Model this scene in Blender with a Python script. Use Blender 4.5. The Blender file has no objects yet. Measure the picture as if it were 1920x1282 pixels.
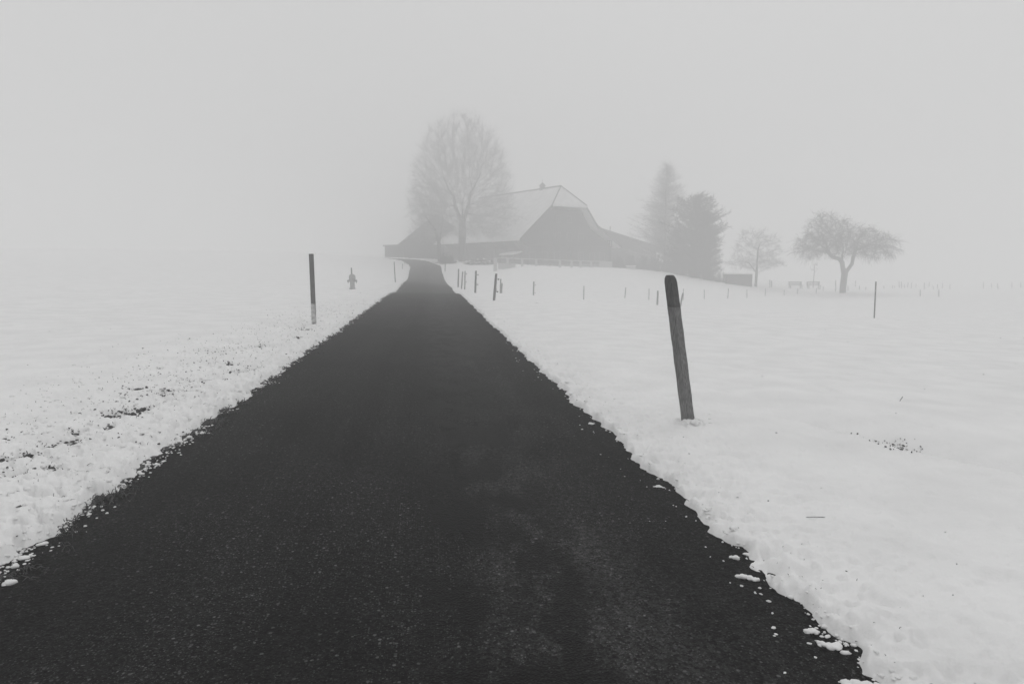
import bpy, math, random
import numpy as np

random.seed(7)
RNG = np.random.default_rng(11)
scene = bpy.context.scene
C = scene.collection

# ------------------------------------------------------------------ camera
F_PX = 1280.0                                   # focal length in pixels of the 1920 px wide photograph (24 mm lens)
PITCH = math.atan((641 - 498) / F_PX)           # the camera looks down a little
EYE = 1.5
cd = bpy.data.cameras.new('camera')
cd.sensor_width = 36.0
cd.lens = 36.0 * F_PX / 1920
cd.clip_start = 0.05
cd.clip_end = 4000
cam = bpy.data.objects.new('camera', cd)
C.objects.link(cam)
cam.location = (0, 0, EYE)
cam.rotation_euler = (math.pi / 2 - PITCH, 0, 0)
scene.camera = cam

# ------------------------------------------------------------------ world, sun, exposure
SUN_EL, SUN_AZ = math.radians(52), math.radians(20)   # azimuth clockwise from +Y
world = bpy.data.worlds.new('World')
scene.world = world
world.use_nodes = True
nt = world.node_tree
nt.nodes.clear()
out = nt.nodes.new('ShaderNodeOutputWorld')
sky = nt.nodes.new('ShaderNodeTexSky')
sky.sky_type = 'NISHITA'
sky.sun_disc = False
sky.sun_elevation = SUN_EL
sky.sun_rotation = SUN_AZ
sky.dust_density = 8
bw = nt.nodes.new('ShaderNodeRGBToBW')
bg1 = nt.nodes.new('ShaderNodeBackground')
bg1.inputs['Strength'].default_value = 0.05
bg2 = nt.nodes.new('ShaderNodeBackground')       # the even grey cloud layer
bg2.inputs['Color'].default_value = (1, 1, 1, 1)
bg2.inputs['Strength'].default_value = 0.685
mixs = nt.nodes.new('ShaderNodeMixShader')
mixs.inputs[0].default_value = 0.9
nt.links.new(sky.outputs[0], bw.inputs[0])
nt.links.new(bw.outputs[0], bg1.inputs['Color'])
nt.links.new(bg1.outputs[0], mixs.inputs[1])
nt.links.new(bg2.outputs[0], mixs.inputs[2])
nt.links.new(mixs.outputs[0], out.inputs['Surface'])

sd = bpy.data.lights.new('sun', 'SUN')
sd.energy = 0.5
sd.angle = math.radians(30)
sd.color = (1, 1, 1)
sun = bpy.data.objects.new('sun', sd)
C.objects.link(sun)
sun.rotation_euler = (math.pi / 2 - SUN_EL, 0, math.pi - SUN_AZ)

scene.view_settings.view_transform = 'Standard'
scene.view_settings.look = 'None'
scene.view_settings.exposure = 0.0
scene.view_settings.gamma = 1.0
scene.view_settings.use_curve_mapping = False
scene.cycles.use_denoising = True
scene.cycles.max_bounces = 8
scene.cycles.diffuse_bounces = 4
scene.cycles.glossy_bounces = 2
scene.cycles.transmission_bounces = 2
scene.cycles.volume_bounces = 6
scene.cycles.use_adaptive_sampling = False

FOG_DENSITY = 0.0121

# ------------------------------------------------------------------ geometry of the place: where a pixel's ray meets the ground
def ray(px, py):
    a = (px - 960) / F_PX
    b = -(py - 641) / F_PX
    return np.array([a, math.cos(PITCH) + b * math.sin(PITCH), -math.sin(PITCH) + b * math.cos(PITCH)])
def at(px, py, Y):
    d = ray(px, py)
    return d * (Y / d[1]) + np.array([0, 0, EYE])
def gnd(px, py, z=0.03):
    d = ray(px, py)
    return d * ((z - EYE) / d[2]) + np.array([0, 0, EYE])

# ------------------------------------------------------------------ noise (numpy)
_perm = np.random.default_rng(3).permutation(4096)
_ang = np.random.default_rng(5).uniform(0, 2 * math.pi, 4096)
_gx, _gy = np.cos(_ang), np.sin(_ang)
def pnoise(x, y):
    xi = np.floor(x).astype(np.int64); yi = np.floor(y).astype(np.int64)
    xf = x - xi; yf = y - yi
    u = xf * xf * xf * (xf * (xf * 6 - 15) + 10); v = yf * yf * yf * (yf * (yf * 6 - 15) + 10)
    def g(ix, iy, dx, dy):
        h = _perm[(_perm[ix & 4095] + iy) & 4095]
        return _gx[h] * dx + _gy[h] * dy
    n00 = g(xi, yi, xf, yf); n10 = g(xi + 1, yi, xf - 1, yf)
    n01 = g(xi, yi + 1, xf, yf - 1); n11 = g(xi + 1, yi + 1, xf - 1, yf - 1)
    a = n00 + u * (n10 - n00); b = n01 + u * (n11 - n01)
    return (a + v * (b - a)) * 1.5
def fbm(x, y, scale, oct=3, off=0.0):
    s = 0; a = 1.0; t = 0
    for k in range(oct):
        f = (2 ** k) / scale
        s = s + a * pnoise(x * f + off + 17.3 * k, y * f - off + 9.1 * k); t += a; a *= 0.5
    return s / t
def sstep(a, b, x):
    t = np.clip((x - a) / (b - a), 0, 1)
    return t * t * (3 - 2 * t)

# ------------------------------------------------------------------ terrain: a smooth surface through measured ground points
CTRL = []
for Y in (-200, -60, -20, -5, 0, 3, 6, 10, 15, 22, 30):
    xc = -0.24 - 0.12 * Y
    for dx in (-1.9, 1.9): CTRL.append((xc + dx, Y, 0.0))
for x, y, z in ((-5, 4, .03), (6, 5, -.05), (-8, 12, .08), (8, 14, -.35), (-20, 20, .35), (20, 20, -.8), (-15, 2, .1), (15, 2, -.2),
                (-60, 30, 1.2), (60, 30, -1.4), (-40, 60, 1.6), (-25, 70, 1.5), (45, 60, -1.7),
                (-60, 100, 3.4), (-35, 104, 3.3), (-26, 104, 2.9), (-100, 100, 4.0), (-120, 200, 5.8), (-60, 200, 5.4), (-110, 310, 7.6), (-220, 400, 9.0), (0, 160, 1.5), (60, 160, -2.2), (100, 110, -2.3),
                (-200, 0, 3), (200, 0, -2), (200, 200, -2.5), (-500, -500, 2), (500, -500, -2), (-500, 500, 9.5), (500, 500, -3), (0, 600, 4), (600, 0, -2.5), (-600, 0, 6)):
    CTRL.append((x, y, z))
for px, py, Y in ((799, 540, 50), (799, 520, 74), (771, 498, 89), (822, 501, 89), (788, 489, 97), (753, 485, 105), (815, 487, 104),
                  (928, 567, 28), (892, 549, 36.5), (859, 536, 50), (834, 511, 78), (939, 554, 45), (1000, 559, 50), (1094, 563, 57), (1172, 562, 64),
                  (1233, 581, 43), (1320, 562, 68), (1435, 558, 75), (1530, 555, 82), (1580, 547, 80), (1726, 558, 75), (1640, 601, 31.5),
                  (1800, 541, 108), (1900, 540, 112), (1690, 543, 105), (1050, 504, 90), (1145, 502, 93), (1200, 507, 92), (1250, 514, 90), (1330, 527, 87),
                  (1385, 537, 86), (1490, 542, 89), (979, 501, 80), (925, 500, 82), (870, 494, 86), (830, 494, 88),
                  (660, 548, 42), (740, 530, 52), (590, 616, 16.3), (700, 489, 92)):
    p = at(px, py, Y); CTRL.append((p[0], p[1], p[2]))
for x, y, z in ((10, 105, 1.1), (-5, 110, 2.0), (-14, 116, 2.5), (20, 112, .6), (-20, 118, 2.7), (16, 122, 1.0)): CTRL.append((x, y, z))
CT = np.array(CTRL, float)
def _tps(r2): return 0.5 * r2 * np.log(r2 + 1e-9)
_n = len(CT)
_S = CT[:, :2] / 50.0
_K = _tps(((_S[:, None] - _S[None]) ** 2).sum(-1)) + np.eye(_n) * 0.01
_P = np.hstack([np.ones((_n, 1)), _S])
_A = np.block([[_K, _P], [_P.T, np.zeros((3, 3))]])
_W = np.linalg.solve(_A, np.concatenate([CT[:, 2], np.zeros(3)]))
def hgt(x, y):
    x = np.asarray(x, float); y = np.asarray(y, float); sh = x.shape
    xs = x.ravel() / 50; ys = y.ravel() / 50
    o = _W[_n] + _W[_n + 1] * xs + _W[_n + 2] * ys
    for i in range(_n):
        o += _W[i] * _tps((xs - _S[i, 0]) ** 2 + (ys - _S[i, 1]) ** 2)
    return o.reshape(sh)

# the road's centre line
RC = np.array([(-0.24 + 0.12 * 60, -60), (-0.24 - 0.12 * 0, 0), (-0.24 - 0.12 * 30, 30), (-0.24 - 0.12 * 60, 60), (-9.25, 74), (-10.4, 83), (-11.6, 90),
               (-13.4, 96), (-16.4, 101), (-21, 105), (-28, 108), (-45, 112), (-80, 116)])
HALF = 1.86
def road_off(x, y):
    """signed lateral offset from the centre line, + = right of the road"""
    best = np.full(np.shape(x), 1e9); sgn = np.ones(np.shape(x))
    for i in range(len(RC) - 1):
        a, b = RC[i], RC[i + 1]; d = b - a; L2 = (d ** 2).sum()
        t = np.clip(((x - a[0]) * d[0] + (y - a[1]) * d[1]) / L2, 0, 1)
        ex = x - a[0] - t * d[0]; ey = y - a[1] - t * d[1]
        dist = np.hypot(ex, ey); cr = d[1] * ex - d[0] * ey
        m = dist < best
        best = np.where(m, dist, best); sgn = np.where(m, np.sign(cr), sgn)
    return best * sgn

# hollows, holes and footprints pressed into the snow (photo position, radius, depth)
DIPS = [(1062, 702, .10, .05), (1090, 694, .16, .02), (1200, 836, .05, .04), (1230, 839, .04, .04), (1228, 857, .06, .045), (1290, 919, .06, .05), (1385, 1008, .06, .05), (1445, 1056, .07, .05),
        (1495, 890, .10, .04), (1380, 907, .09, .025), (1310, 894, .07, .02), (1450, 916, .16, .02), (1516, 1062, .05, .03), (1345, 815, .08, .02), (1730, 966, .2, .02), (1850, 1025, .2, .025),
        (1550, 815, .15, .03), (1590, 1180, .07, .06), (1303, 797, .035, .05), (1283, 796, .03, .04), (1316, 796, .03, .04), (1367, 889, .05, .03), (1610, 690, .3, .02), (150, 690, .4, .05), (400, 1000, .1, .02)]
DIRT = [(126, 830, .085), (148, 814, .06), (55, 856, .06), (3, 866, .07), (22, 864, .05), (97, 877, .045), (28, 890, .05), (205, 778, .07), (225, 772, .06), (248, 775, .11), (265, 766, .08), (205, 800, .06),
        (258, 730, .10), (320, 737, .08), (310, 744, .05), (363, 718, .07), (363, 728, .04), (328, 706, .04), (436, 684, .10), (476, 689, .08), (455, 697, .06), (432, 698, .05), (480, 652, .1), (572, 618, .12), (557, 633, .1),
        (180, 760, .05), (300, 692, .04), (90, 840, .05)]
DIRT_R = [(1625, 847, .05), (1664, 850, .05), (1682, 834, .05), (1675, 836, .04), (1722, 857, .06), (1730, 863, .05), (1690, 868, .05), (1710, 870, .06), (1740, 872, .05), (1690, 846, .04), (1712, 845, .04), (1650, 856, .04)]
LEDGE = np.array([gnd(*q, 0.0)[:2] for q in ((1400, 792), (1480, 806), (1560, 824), (1640, 848), (1740, 872), (1830, 892), (1930, 914), (2050, 945))])
GDIP = [(gnd(px, py, .07)[:2], r, d) for px, py, r, d in DIPS]
GDIRT = [(gnd(px, py, .10)[:2], r) for px, py, r in DIRT]
GDIRT_R = [(gnd(px, py - 3, -.02)[:2], r) for px, py, r in DIRT_R]

def snow_thick(x, y, fine):
    """depth of snow above the bare ground; below zero inside the cleared road"""
    lo = road_off(x, y); e = np.abs(lo) - HALF; left = lo < 0
    near = np.exp(-np.maximum(e, 0) / 1.3)
    rag = np.where(left, .11, .08) * fbm(x, y, 1.1, 3) + np.where(left, .11, .085) * fbm(x, y, .24, 3, 5.0)
    w = np.where(left, .15, .09)
    s = sstep(-.03, 1.0, (e + np.where(left, .05, .085) + rag * np.exp(-np.maximum(e, 0) / .5)) / w)
    T = np.where(left, .06, .05) + .06 * (1 - np.exp(-np.maximum(e, 0) / .8))
    t = -.06 + (.06 + T) * s
    t += s * (.05 * fbm(x, y, 2.6, 2, 2.0) * (1 - np.exp(-np.maximum(e, 0) / .6)) + .10 * fbm(x, y, 9, 2, 4.0) * (1 - np.exp(-np.maximum(e, 0) / 4)))
    # crumbly texture by the road
    cr = fbm(x, y, .13, 3, 8.0)
    wl = np.where(left, np.exp(-(np.maximum(e - .3, 0) / 1.5) ** 2) * .046, np.exp(-np.maximum(e, 0) / .5) * .05) + .003
    t += fine * s * wl * cr
    t += fine * s * .018 * fbm(x, y, .05, 2, 71.0) * np.exp(-np.maximum(e, 0) / .4)
    t += fine * s * np.where(left, .022, .012) * near * np.abs(fbm(x, y, .36, 2, 11.0)) * 1.4
    pit = sstep(.05, .5, fbm(x, y, .085, 2, 61.0))
    t -= fine * s * pit * (np.where(left, .056, .030) * np.exp(-np.maximum(e, 0) / np.where(left, .9, .55)) + .004)
    # wind-smoothed ripples in the field
    t += fine * s * (.012 * fbm(x * .5, y * 1.2, .9, 2, 21.0) + .007 * fbm(x, y, .3, 2, 25.0) - .024 * sstep(.30, .6, fbm(x, y, .5, 2, 51.0)))
    # the strip of thin snow over clods left of the road
    band = np.where(left, np.exp(-((e - 1.15) / .45) ** 2), 0)
    t -= fine * band * .028 * (0.5 + fbm(x, y, .5, 2, 31.0))
    for (g, r, d) in GDIP:
        m = np.hypot(x - g[0], y - g[1]) < 4 * r
        if m.any():
            q = np.hypot(x[m] - g[0], (y[m] - g[1]) * .8) / r + .35 * fbm(x[m], y[m], r, 2, 3.0)
            t[m] -= d * np.exp(-np.clip(q, 0, 9) ** 3) - .12 * d * np.exp(-((q - 1.5) / .4) ** 2)
    for (g, r) in GDIRT + GDIRT_R:
        m = np.hypot(x - g[0], y - g[1]) < 4 * r
        if m.any():
            q = np.hypot(x[m] - g[0], (y[m] - g[1]) * .8) / r + .9 * fbm(x[m], y[m], r * .7, 3, 13.0)
            t[m] -= (.05 if g[0] < 0 else .015) * np.exp(-np.clip(q, 0, 9) ** 4)
    # undercut bank on the right
    m = (x > 0.5) & (x < 7) & (y > 2) & (y < 9)
    if m.any():
        X = x[m]; Yv = y[m]; best = np.full(X.shape, 9.); sg = np.zeros(X.shape); par = np.zeros(X.shape)
        wob = .06 * fbm(X, Yv, .5, 3, 41.0)
        for i in range(len(LEDGE) - 1):
            a, b = LEDGE[i], LEDGE[i + 1]; dd = b - a; L2 = (dd ** 2).sum()
            tt = np.clip(((X - a[0]) * dd[0] + (Yv - a[1]) * dd[1]) / L2, 0, 1)
            ex = X - a[0] - tt * dd[0]; ey = Yv - a[1] - tt * dd[1]; ds = np.hypot(ex, ey)
            mm = ds < best
            best = np.where(mm, ds, best); sg = np.where(mm, np.sign(dd[0] * ey - dd[1] * ex), sg); par = np.where(mm, i + tt, par)
        q = best * sg + wob
        amp = np.exp(-((par - 3.4) / 1.6) ** 2) * .6 + .5 * np.exp(-((par - 3.4) / 3.2) ** 4)
        t[m] += amp * (np.where(q > 0, -.24 * np.exp(-(np.maximum(q, 0) / .5) ** 2) * sstep(0, .04, q), .03 * np.exp(np.minimum(q, 0) / .2)))
    return t, e, left

# ------------------------------------------------------------------ materials
def new_mat(name):
    m = bpy.data.materials.new(name); m.use_nodes = True
    n = m.node_tree.nodes; b = n['Principled BSDF']
    return m, n, m.node_tree.links, b
def ramp(n, pts):
    r = n.new('ShaderNodeValToRGB')
    el = r.color_ramp.elements
    while len(el) > 1: el.remove(el[-1])
    el[0].position, el[0].color = pts[0][0], (pts[0][1],) * 3 + (1,)
    for p, v in pts[1:]:
        e = el.new(p); e.color = (v, v, v, 1)
    return r
def grain_mat(name, lo, hi, scale=6.0, stretch=(1, 1, 1), rough=.8, bump=.2, spec=.2, detail=6):
    m, n, l, b = new_mat(name)
    tc = n.new('ShaderNodeTexCoord'); mp = n.new('ShaderNodeMapping'); mp.inputs['Scale'].default_value = stretch
    no = n.new('ShaderNodeTexNoise'); no.inputs['Scale'].default_value = scale; no.inputs['Detail'].default_value = detail
    r = ramp(n, [(.3, lo), (.7, hi)])
    l.new(tc.outputs['Object'], mp.inputs[0]); l.new(mp.outputs[0], no.inputs['Vector']); l.new(no.outputs[0], r.inputs[0]); l.new(r.outputs[0], b.inputs['Base Color'])
    b.inputs['Roughness'].default_value = rough; b.inputs['Specular IOR Level'].default_value = spec
    if bump:
        bp = n.new('ShaderNodeBump'); bp.inputs['Strength'].default_value = bump; bp.inputs['Distance'].default_value = .02
        l.new(no.outputs[0], bp.inputs['Height']); l.new(bp.outputs[0], b.inputs['Normal'])
    return m

def snow_mat():
    m, n, l, b = new_mat('snow')
    tc = n.new('ShaderNodeTexCoord')
    n1 = n.new('ShaderNodeTexNoise'); n1.inputs['Scale'].default_value = 1.6; n1.inputs['Detail'].default_value = 5
    r = ramp(n, [(.3, .79), (.7, .87)])
    l.new(tc.outputs['Object'], n1.inputs['Vector']); l.new(n1.outputs[0], r.inputs[0]); l.new(r.outputs[0], b.inputs['Base Color'])
    n2 = n.new('ShaderNodeTexNoise'); n2.inputs['Scale'].default_value = 60; n2.inputs['Detail'].default_value = 5
    l.new(tc.outputs['Object'], n2.inputs['Vector'])
    bp = n.new('ShaderNodeBump'); bp.inputs['Strength'].default_value = .35; bp.inputs['Distance'].default_value = .012
    l.new(n2.outputs[0], bp.inputs['Height']); l.new(bp.outputs[0], b.inputs['Normal'])
    b.inputs['Roughness'].default_value = .9; b.inputs['Specular IOR Level'].default_value = .1
    return m
def asphalt_mat():
    m, n, l, b = new_mat('asphalt')
    uv = n.new('ShaderNodeUVMap'); uv.uv_map = 'UVMap'
    sep = n.new('ShaderNodeSeparateXYZ'); l.new(uv.outputs[0], sep.inputs[0])
    def math_(op, a, b2=None, clamp=False):
        k = n.new('ShaderNodeMath'); k.operation = op; k.use_clamp = clamp
        for i, v in enumerate((a, b2)):
            if v is None: continue
            if isinstance(v, (int, float)): k.inputs[i].default_value = v
            else: l.new(v, k.inputs[i])
        return k.outputs[0]
    def noise(scale, detail, sx=1, sy=1, rough=.5):
        mp = n.new('ShaderNodeMapping'); mp.inputs['Scale'].default_value = (sx, sy, 1); l.new(uv.outputs[0], mp.inputs[0])
        k = n.new('ShaderNodeTexNoise'); k.inputs['Scale'].default_value = scale; k.inputs['Detail'].default_value = detail; k.inputs['Roughness'].default_value = rough
        l.new(mp.outputs[0], k.inputs['Vector']); return k.outputs[0]
    # wet patches: right of the middle, blotchy
    band = n.new('ShaderNodeMapRange'); band.interpolation_type = 'SMOOTHSTEP'
    d = math_('ABSOLUTE', math_('SUBTRACT', sep.outputs[0], .55))
    l.new(d, band.inputs[0]); band.inputs[1].default_value = .62; band.inputs[2].default_value = .2; band.inputs[3].default_value = 0; band.inputs[4].default_value = 1
    blot = ramp(n, [(.46, 0), (.53, 1)]); l.new(noise(2.6, 6, 1.1, .6, .62), blot.inputs[0])
    wet = math_('MULTIPLY', band.outputs[0], blot.outputs[0], True)
    broad = ramp(n, [(.35, .0065), (.65, .0115)]); l.new(noise(.8, 5, 1, .5), broad.inputs[0])
    # pale worn film on the right side
    film = n.new('ShaderNodeMapRange'); film.interpolation_type = 'SMOOTHSTEP'
    l.new(math_('ABSOLUTE', math_('SUBTRACT', sep.outputs[0], .85)), film.inputs[0]); film.inputs[1].default_value = .95; film.inputs[2].default_value = .05; film.inputs[3].default_value = 0; film.inputs[4].default_value = .017
    fm = ramp(n, [(.38, .35), (.62, 1)]); l.new(noise(3.2, 6, 1, .5, .62), fm.inputs[0])
    base = math_('ADD', broad.outputs[0], math_('MULTIPLY', film.outputs[0], fm.outputs[0]))
    # aggregate
    def vor(scale):
        v = n.new('ShaderNodeTexVoronoi'); v.inputs['Scale'].default_value = scale; l.new(uv.outputs[0], v.inputs['Vector']); return v
    v1 = vor(95)
    tone = n.new('ShaderNodeMapRange'); l.new(v1.outputs['Color'], tone.inputs[0]); tone.inputs[1].default_value = 0; tone.inputs[2].default_value = 1; tone.inputs[3].default_value = .0; tone.inputs[4].default_value = 2.2
    base = math_('MULTIPLY', base, tone.outputs[0])
    g1 = n.new('ShaderNodeMapRange'); l.new(noise(28, 3), g1.inputs[0]); g1.inputs[1].default_value = .3; g1.inputs[2].default_value = .7; g1.inputs[3].default_value = .45; g1.inputs[4].default_value = 1.55
    base = math_('MULTIPLY', base, g1.outputs[0])
    def stones(scale, thr, val):
        v = vor(scale)
        s3 = n.new('ShaderNodeSeparateColor'); l.new(v.outputs['Color'], s3.inputs[0])
        pick = math_('GREATER_THAN', s3.outputs[0], thr)
        shape = n.new('ShaderNodeMapRange'); l.new(v.outputs['Distance'], shape.inputs[0]); shape.inputs[1].default_value = .42; shape.inputs[2].default_value = .25; shape.inputs[3].default_value = 0; shape.inputs[4].default_value = 1
        br = n.new('ShaderNodeMapRange'); l.new(s3.outputs[1], br.inputs[0]); br.inputs[3].default_value = .3; br.inputs[4].default_value = 1
        pres = ramp(n, [(.38, .4), (.6, 1)]); l.new(noise(.9, 3, 1, .6), pres.inputs[0])
        return math_('MULTIPLY', math_('MULTIPLY', math_('MULTIPLY', pick, shape.outputs[0]), math_('MULTIPLY', br.outputs[0], val)), pres.outputs[0])
    base = math_('ADD', base, stones(75, .72, .10))
    base = math_('ADD', base, stones(45, .93, .15))
    base = math_('ADD', base, stones(150, .66, .09))
    lw = n.new('ShaderNodeMapRange'); l.new(noise(2.0, 4, 1.6, .05, .6), lw.inputs[0]); lw.inputs[1].default_value = .3; lw.inputs[2].default_value = .7; lw.inputs[3].default_value = .72; lw.inputs[4].default_value = 1.3
    base = math_('MULTIPLY', base, lw.outputs[0])
    dry = math_('SUBTRACT', 1.0, math_('MULTIPLY', wet, .85))
    base = math_('MULTIPLY', base, dry)
    cb = n.new('ShaderNodeCombineColor')
    for i in range(3): l.new(base, cb.inputs[i])
    l.new(cb.outputs[0], b.inputs['Base Color'])
    ro = n.new('ShaderNodeMapRange'); l.new(wet, ro.inputs[0]); ro.inputs[3].default_value = .85; ro.inputs[4].default_value = .6
    l.new(ro.outputs[0], b.inputs['Roughness'])
    b.inputs['Specular IOR Level'].default_value = .05
    bp = n.new('ShaderNodeBump'); bp.inputs['Strength'].default_value = .7; bp.inputs['Distance'].default_value = .006
    l.new(math_('ADD', v1.outputs['Distance'], math_('MULTIPLY', noise(30, 4), .8)), bp.inputs['Height']); l.new(bp.outputs[0], b.inputs['Normal'])
    return m

M = {}
M['snow'] = snow_mat()
M['asphalt'] = asphalt_mat()
M['soil'] = grain_mat('soil', .03, .10, 25, bump=.6)
M['grass'] = grain_mat('dead_grass', .06, .14, 30, bump=0)
M['bark'] = grain_mat('bark', .09, .17, 5, (3, 3, .6), bump=.5)
M['twig'] = grain_mat('twig', .10, .18, 3, bump=0)
M['rime_haze'] = grain_mat('rimed_hazed_twig', .34, .5, 3, bump=0)  # frosty twigs, paled further so thicker fog is put into their colour
M['frost'] = grain_mat('frosted_twig', .10, .20, 3, bump=0)
M['needle'] = grain_mat('needles', .07, .14, 3, bump=0)
M['dark_wood'] = grain_mat('dark_wood', .025, .055, 4, (3, 3, .3), bump=.4)
M['plank'] = grain_mat('barn_planks', .02, .05, 3, (6, 6, .25), bump=.4)
M['grey_wood'] = grain_mat('weathered_wood', .09, .17, 14, (6, 6, .5), bump=.5)
M['post_dark'] = grain_mat('post_dark_band', .05, .16, 30, (7, 7, .5), bump=.8)
M['post_pale'] = grain_mat('post_weathered_paint', .09, .29, 30, (7, 7, .45), bump=.8)
M['fence'] = grain_mat('fence_post_wood', .14, .25, 12, (5, 5, .5), bump=.3)
M['white_paint'] = grain_mat('white_paint', .38, .5, 8, bump=.1)
M['worn_white'] = grain_mat('worn_white_paint', .12, .70, 7, (1.5, 1.5, 1.5), bump=.2)
M['metal'] = grain_mat('cast_iron', .28, .38, 8, rough=.6, bump=.1)
M['glass'] = grain_mat('window_glass', .03, .05, 2, rough=.15, bump=0, spec=.5)
M['frame'] = grain_mat('window_frame', .2, .3, 5, bump=0)
M['roof'] = grain_mat('snow_dusted_roof', .7, .86, 1.1, (1, 1, .6), bump=.3)
M['tiles'] = grain_mat('dark_roof_tiles', .05, .12, 3, bump=.4)
M['stone'] = grain_mat('stone_plinth', .15, .3, 3, bump=.4)

# ------------------------------------------------------------------ mesh helpers
def link(name, verts, faces, mat, parent=None, smooth=False):
    me = bpy.data.meshes.new(name)
    if isinstance(verts, np.ndarray): verts = verts.reshape(-1, 3)
    if isinstance(faces, np.ndarray):
        nv, nf, k = len(verts), len(faces), faces.shape[1]
        me.vertices.add(nv); me.vertices.foreach_set('co', np.ascontiguousarray(verts, np.float32).ravel())
        me.loops.add(nf * k); me.loops.foreach_set('vertex_index', np.ascontiguousarray(faces, np.int32).ravel())
        me.polygons.add(nf); me.polygons.foreach_set('loop_start', np.arange(0, nf * k, k, dtype=np.int32))
        me.update(calc_edges=True)
    else:
        me.from_pydata([tuple(map(float, v)) for v in verts], [], faces)
    me.materials.append(M[mat] if isinstance(mat, str) else mat)
    if smooth: me.polygons.foreach_set('use_smooth', np.ones(len(me.polygons), bool))
    me.update()
    o = bpy.data.objects.new(name, me); C.objects.link(o)
    if parent is not None: o.parent = parent
    return o
def tag(o, label=None, cat=None, group=None, kind=None):
    if label: o['label'] = label
    if cat: o['category'] = cat
    if group: o['group'] = group
    if kind: o['kind'] = kind
    return o
def empty(name, loc, rz=0.0):
    o = bpy.data.objects.new(name, None); C.objects.link(o)
    o.location = tuple(map(float, loc)); o.rotation_euler = (0, 0, rz); o.empty_display_size = .2
    return o
class MB:
    def __init__(s): s.v = []; s.f = []
    def add(s, v, f):
        k = len(s.v); s.v += [tuple(map(float, q)) for q in v]; s.f += [tuple(i + k for i in q) for q in f]; return s
    def box(s, x0, x1, y0, y1, z0, z1):
        return s.add([(x0, y0, z0), (x1, y0, z0), (x1, y1, z0), (x0, y1, z0), (x0, y0, z1), (x1, y0, z1), (x1, y1, z1), (x0, y1, z1)],
                     [(0, 3, 2, 1), (4, 5, 6, 7), (0, 1, 5, 4), (1, 2, 6, 5), (2, 3, 7, 6), (3, 0, 4, 7)])
    def bbox(s, x0, x1, y0, y1, z0, z1, c=.01):
        """box with chamfered vertical edges and top"""
        pts = [(x0 + c, y0), (x1 - c, y0), (x1, y0 + c), (x1, y1 - c), (x1 - c, y1), (x0 + c, y1), (x0, y1 - c), (x0, y0 + c)]
        cx, cy = (x0 + x1) / 2, (y0 + y1) / 2
        kx = 1 - 2 * c / max(x1 - x0, 1e-6); ky = 1 - 2 * c / max(y1 - y0, 1e-6)
        rings = [[(x, y, z0) for x, y in pts], [(x, y, z1 - c) for x, y in pts], [(cx + (x - cx) * kx, cy + (y - cy) * ky, z1) for x, y in pts]]
        return s.loft(rings)
    def loft(s, rings, cap=True):
        n = len(rings[0]); v = [p for r in rings for p in r]; f = []
        for k in range(len(rings) - 1):
            for i in range(n):
                j = (i + 1) % n
                f.append((k * n + i, k * n + j, (k + 1) * n + j, (k + 1) * n + i))
        if cap: f.append(tuple(reversed(range(n)))); f.append(tuple(range((len(rings) - 1) * n, len(rings) * n)))
        return s.add(v, f)
    def lathe(s, prof, n=16, c=(0, 0), axis='z'):
        rings = []
        for r, z in prof:
            ring = [(c[0] + r * math.cos(2 * math.pi * i / n), c[1] + r * math.sin(2 * math.pi * i / n), z) for i in range(n)]
            if axis == 'x': ring = [(z, p[1], p[0]) for p in ring]
            rings.append(ring)
        return s.loft(rings)
    def prism(s, poly, d):
        """polygon (3-D points) extruded by the vector d"""
        n = len(poly); v = [tuple(p) for p in poly] + [(p[0] + d[0], p[1] + d[1], p[2] + d[2]) for p in poly]
        f = [tuple(range(n)), tuple(reversed(range(n, 2 * n)))] + [(i, n + i, n + (i + 1) % n, (i + 1) % n) for i in range(n)]
        return s.add(v, f)
    def bar(s, a, b, r0, r1=None, n=6):
        r1 = r0 if r1 is None else r1
        a = np.array(a, float); b = np.array(b, float); d = b - a; d /= np.linalg.norm(d)
        h = np.array([0, 0, 1.]) if abs(d[2]) < .9 else np.array([1., 0, 0])
        u = np.cross(d, h); u /= np.linalg.norm(u); w = np.cross(d, u)
        R = [[p + r * (math.cos(2 * math.pi * i / n) * u + math.sin(2 * math.pi * i / n) * w) for i in range(n)] for p, r in ((a, r0), (b, r1))]
        return s.loft(R)
    def build(s, name, mat, parent=None, smooth=False): return link(name, s.v, s.f, mat, parent, smooth)

def tubes(p0, p1, r0, r1, n=3):
    """many tapered n-sided sticks at once -> verts, quad faces"""
    d = p1 - p0; L = np.linalg.norm(d, axis=1, keepdims=True); d = d / np.maximum(L, 1e-9)
    h = np.where(np.abs(d[:, 2:3]) < .9, np.array([[0, 0, 1.]]), np.array([[1., 0, 0]]))
    u = np.cross(d, h); u /= np.linalg.norm(u, axis=1, keepdims=True); w = np.cross(d, u)
    a = 2 * math.pi * np.arange(n) / n
    off = np.cos(a)[None, :, None] * u[:, None, :] + np.sin(a)[None, :, None] * w[:, None, :]
    A = p0[:, None, :] + off * r0[:, None, None]; B = p1[:, None, :] + off * r1[:, None, None]
    V = np.concatenate([A, B], 1).reshape(-1, 3)
    i = np.arange(n); j = (i + 1) % n
    q = np.stack([i, j, n + j, n + i], 1)
    Fq = (q[None] + (2 * n * np.arange(len(p0)))[:, None, None]).reshape(-1, 4)
    return V, Fq
def merge(parts):
    vs, fs, k = [], [], 0
    for v, f in parts:
        vs.append(v); fs.append(f + k); k += len(v)
    return np.concatenate(vs), np.concatenate(fs)

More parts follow.
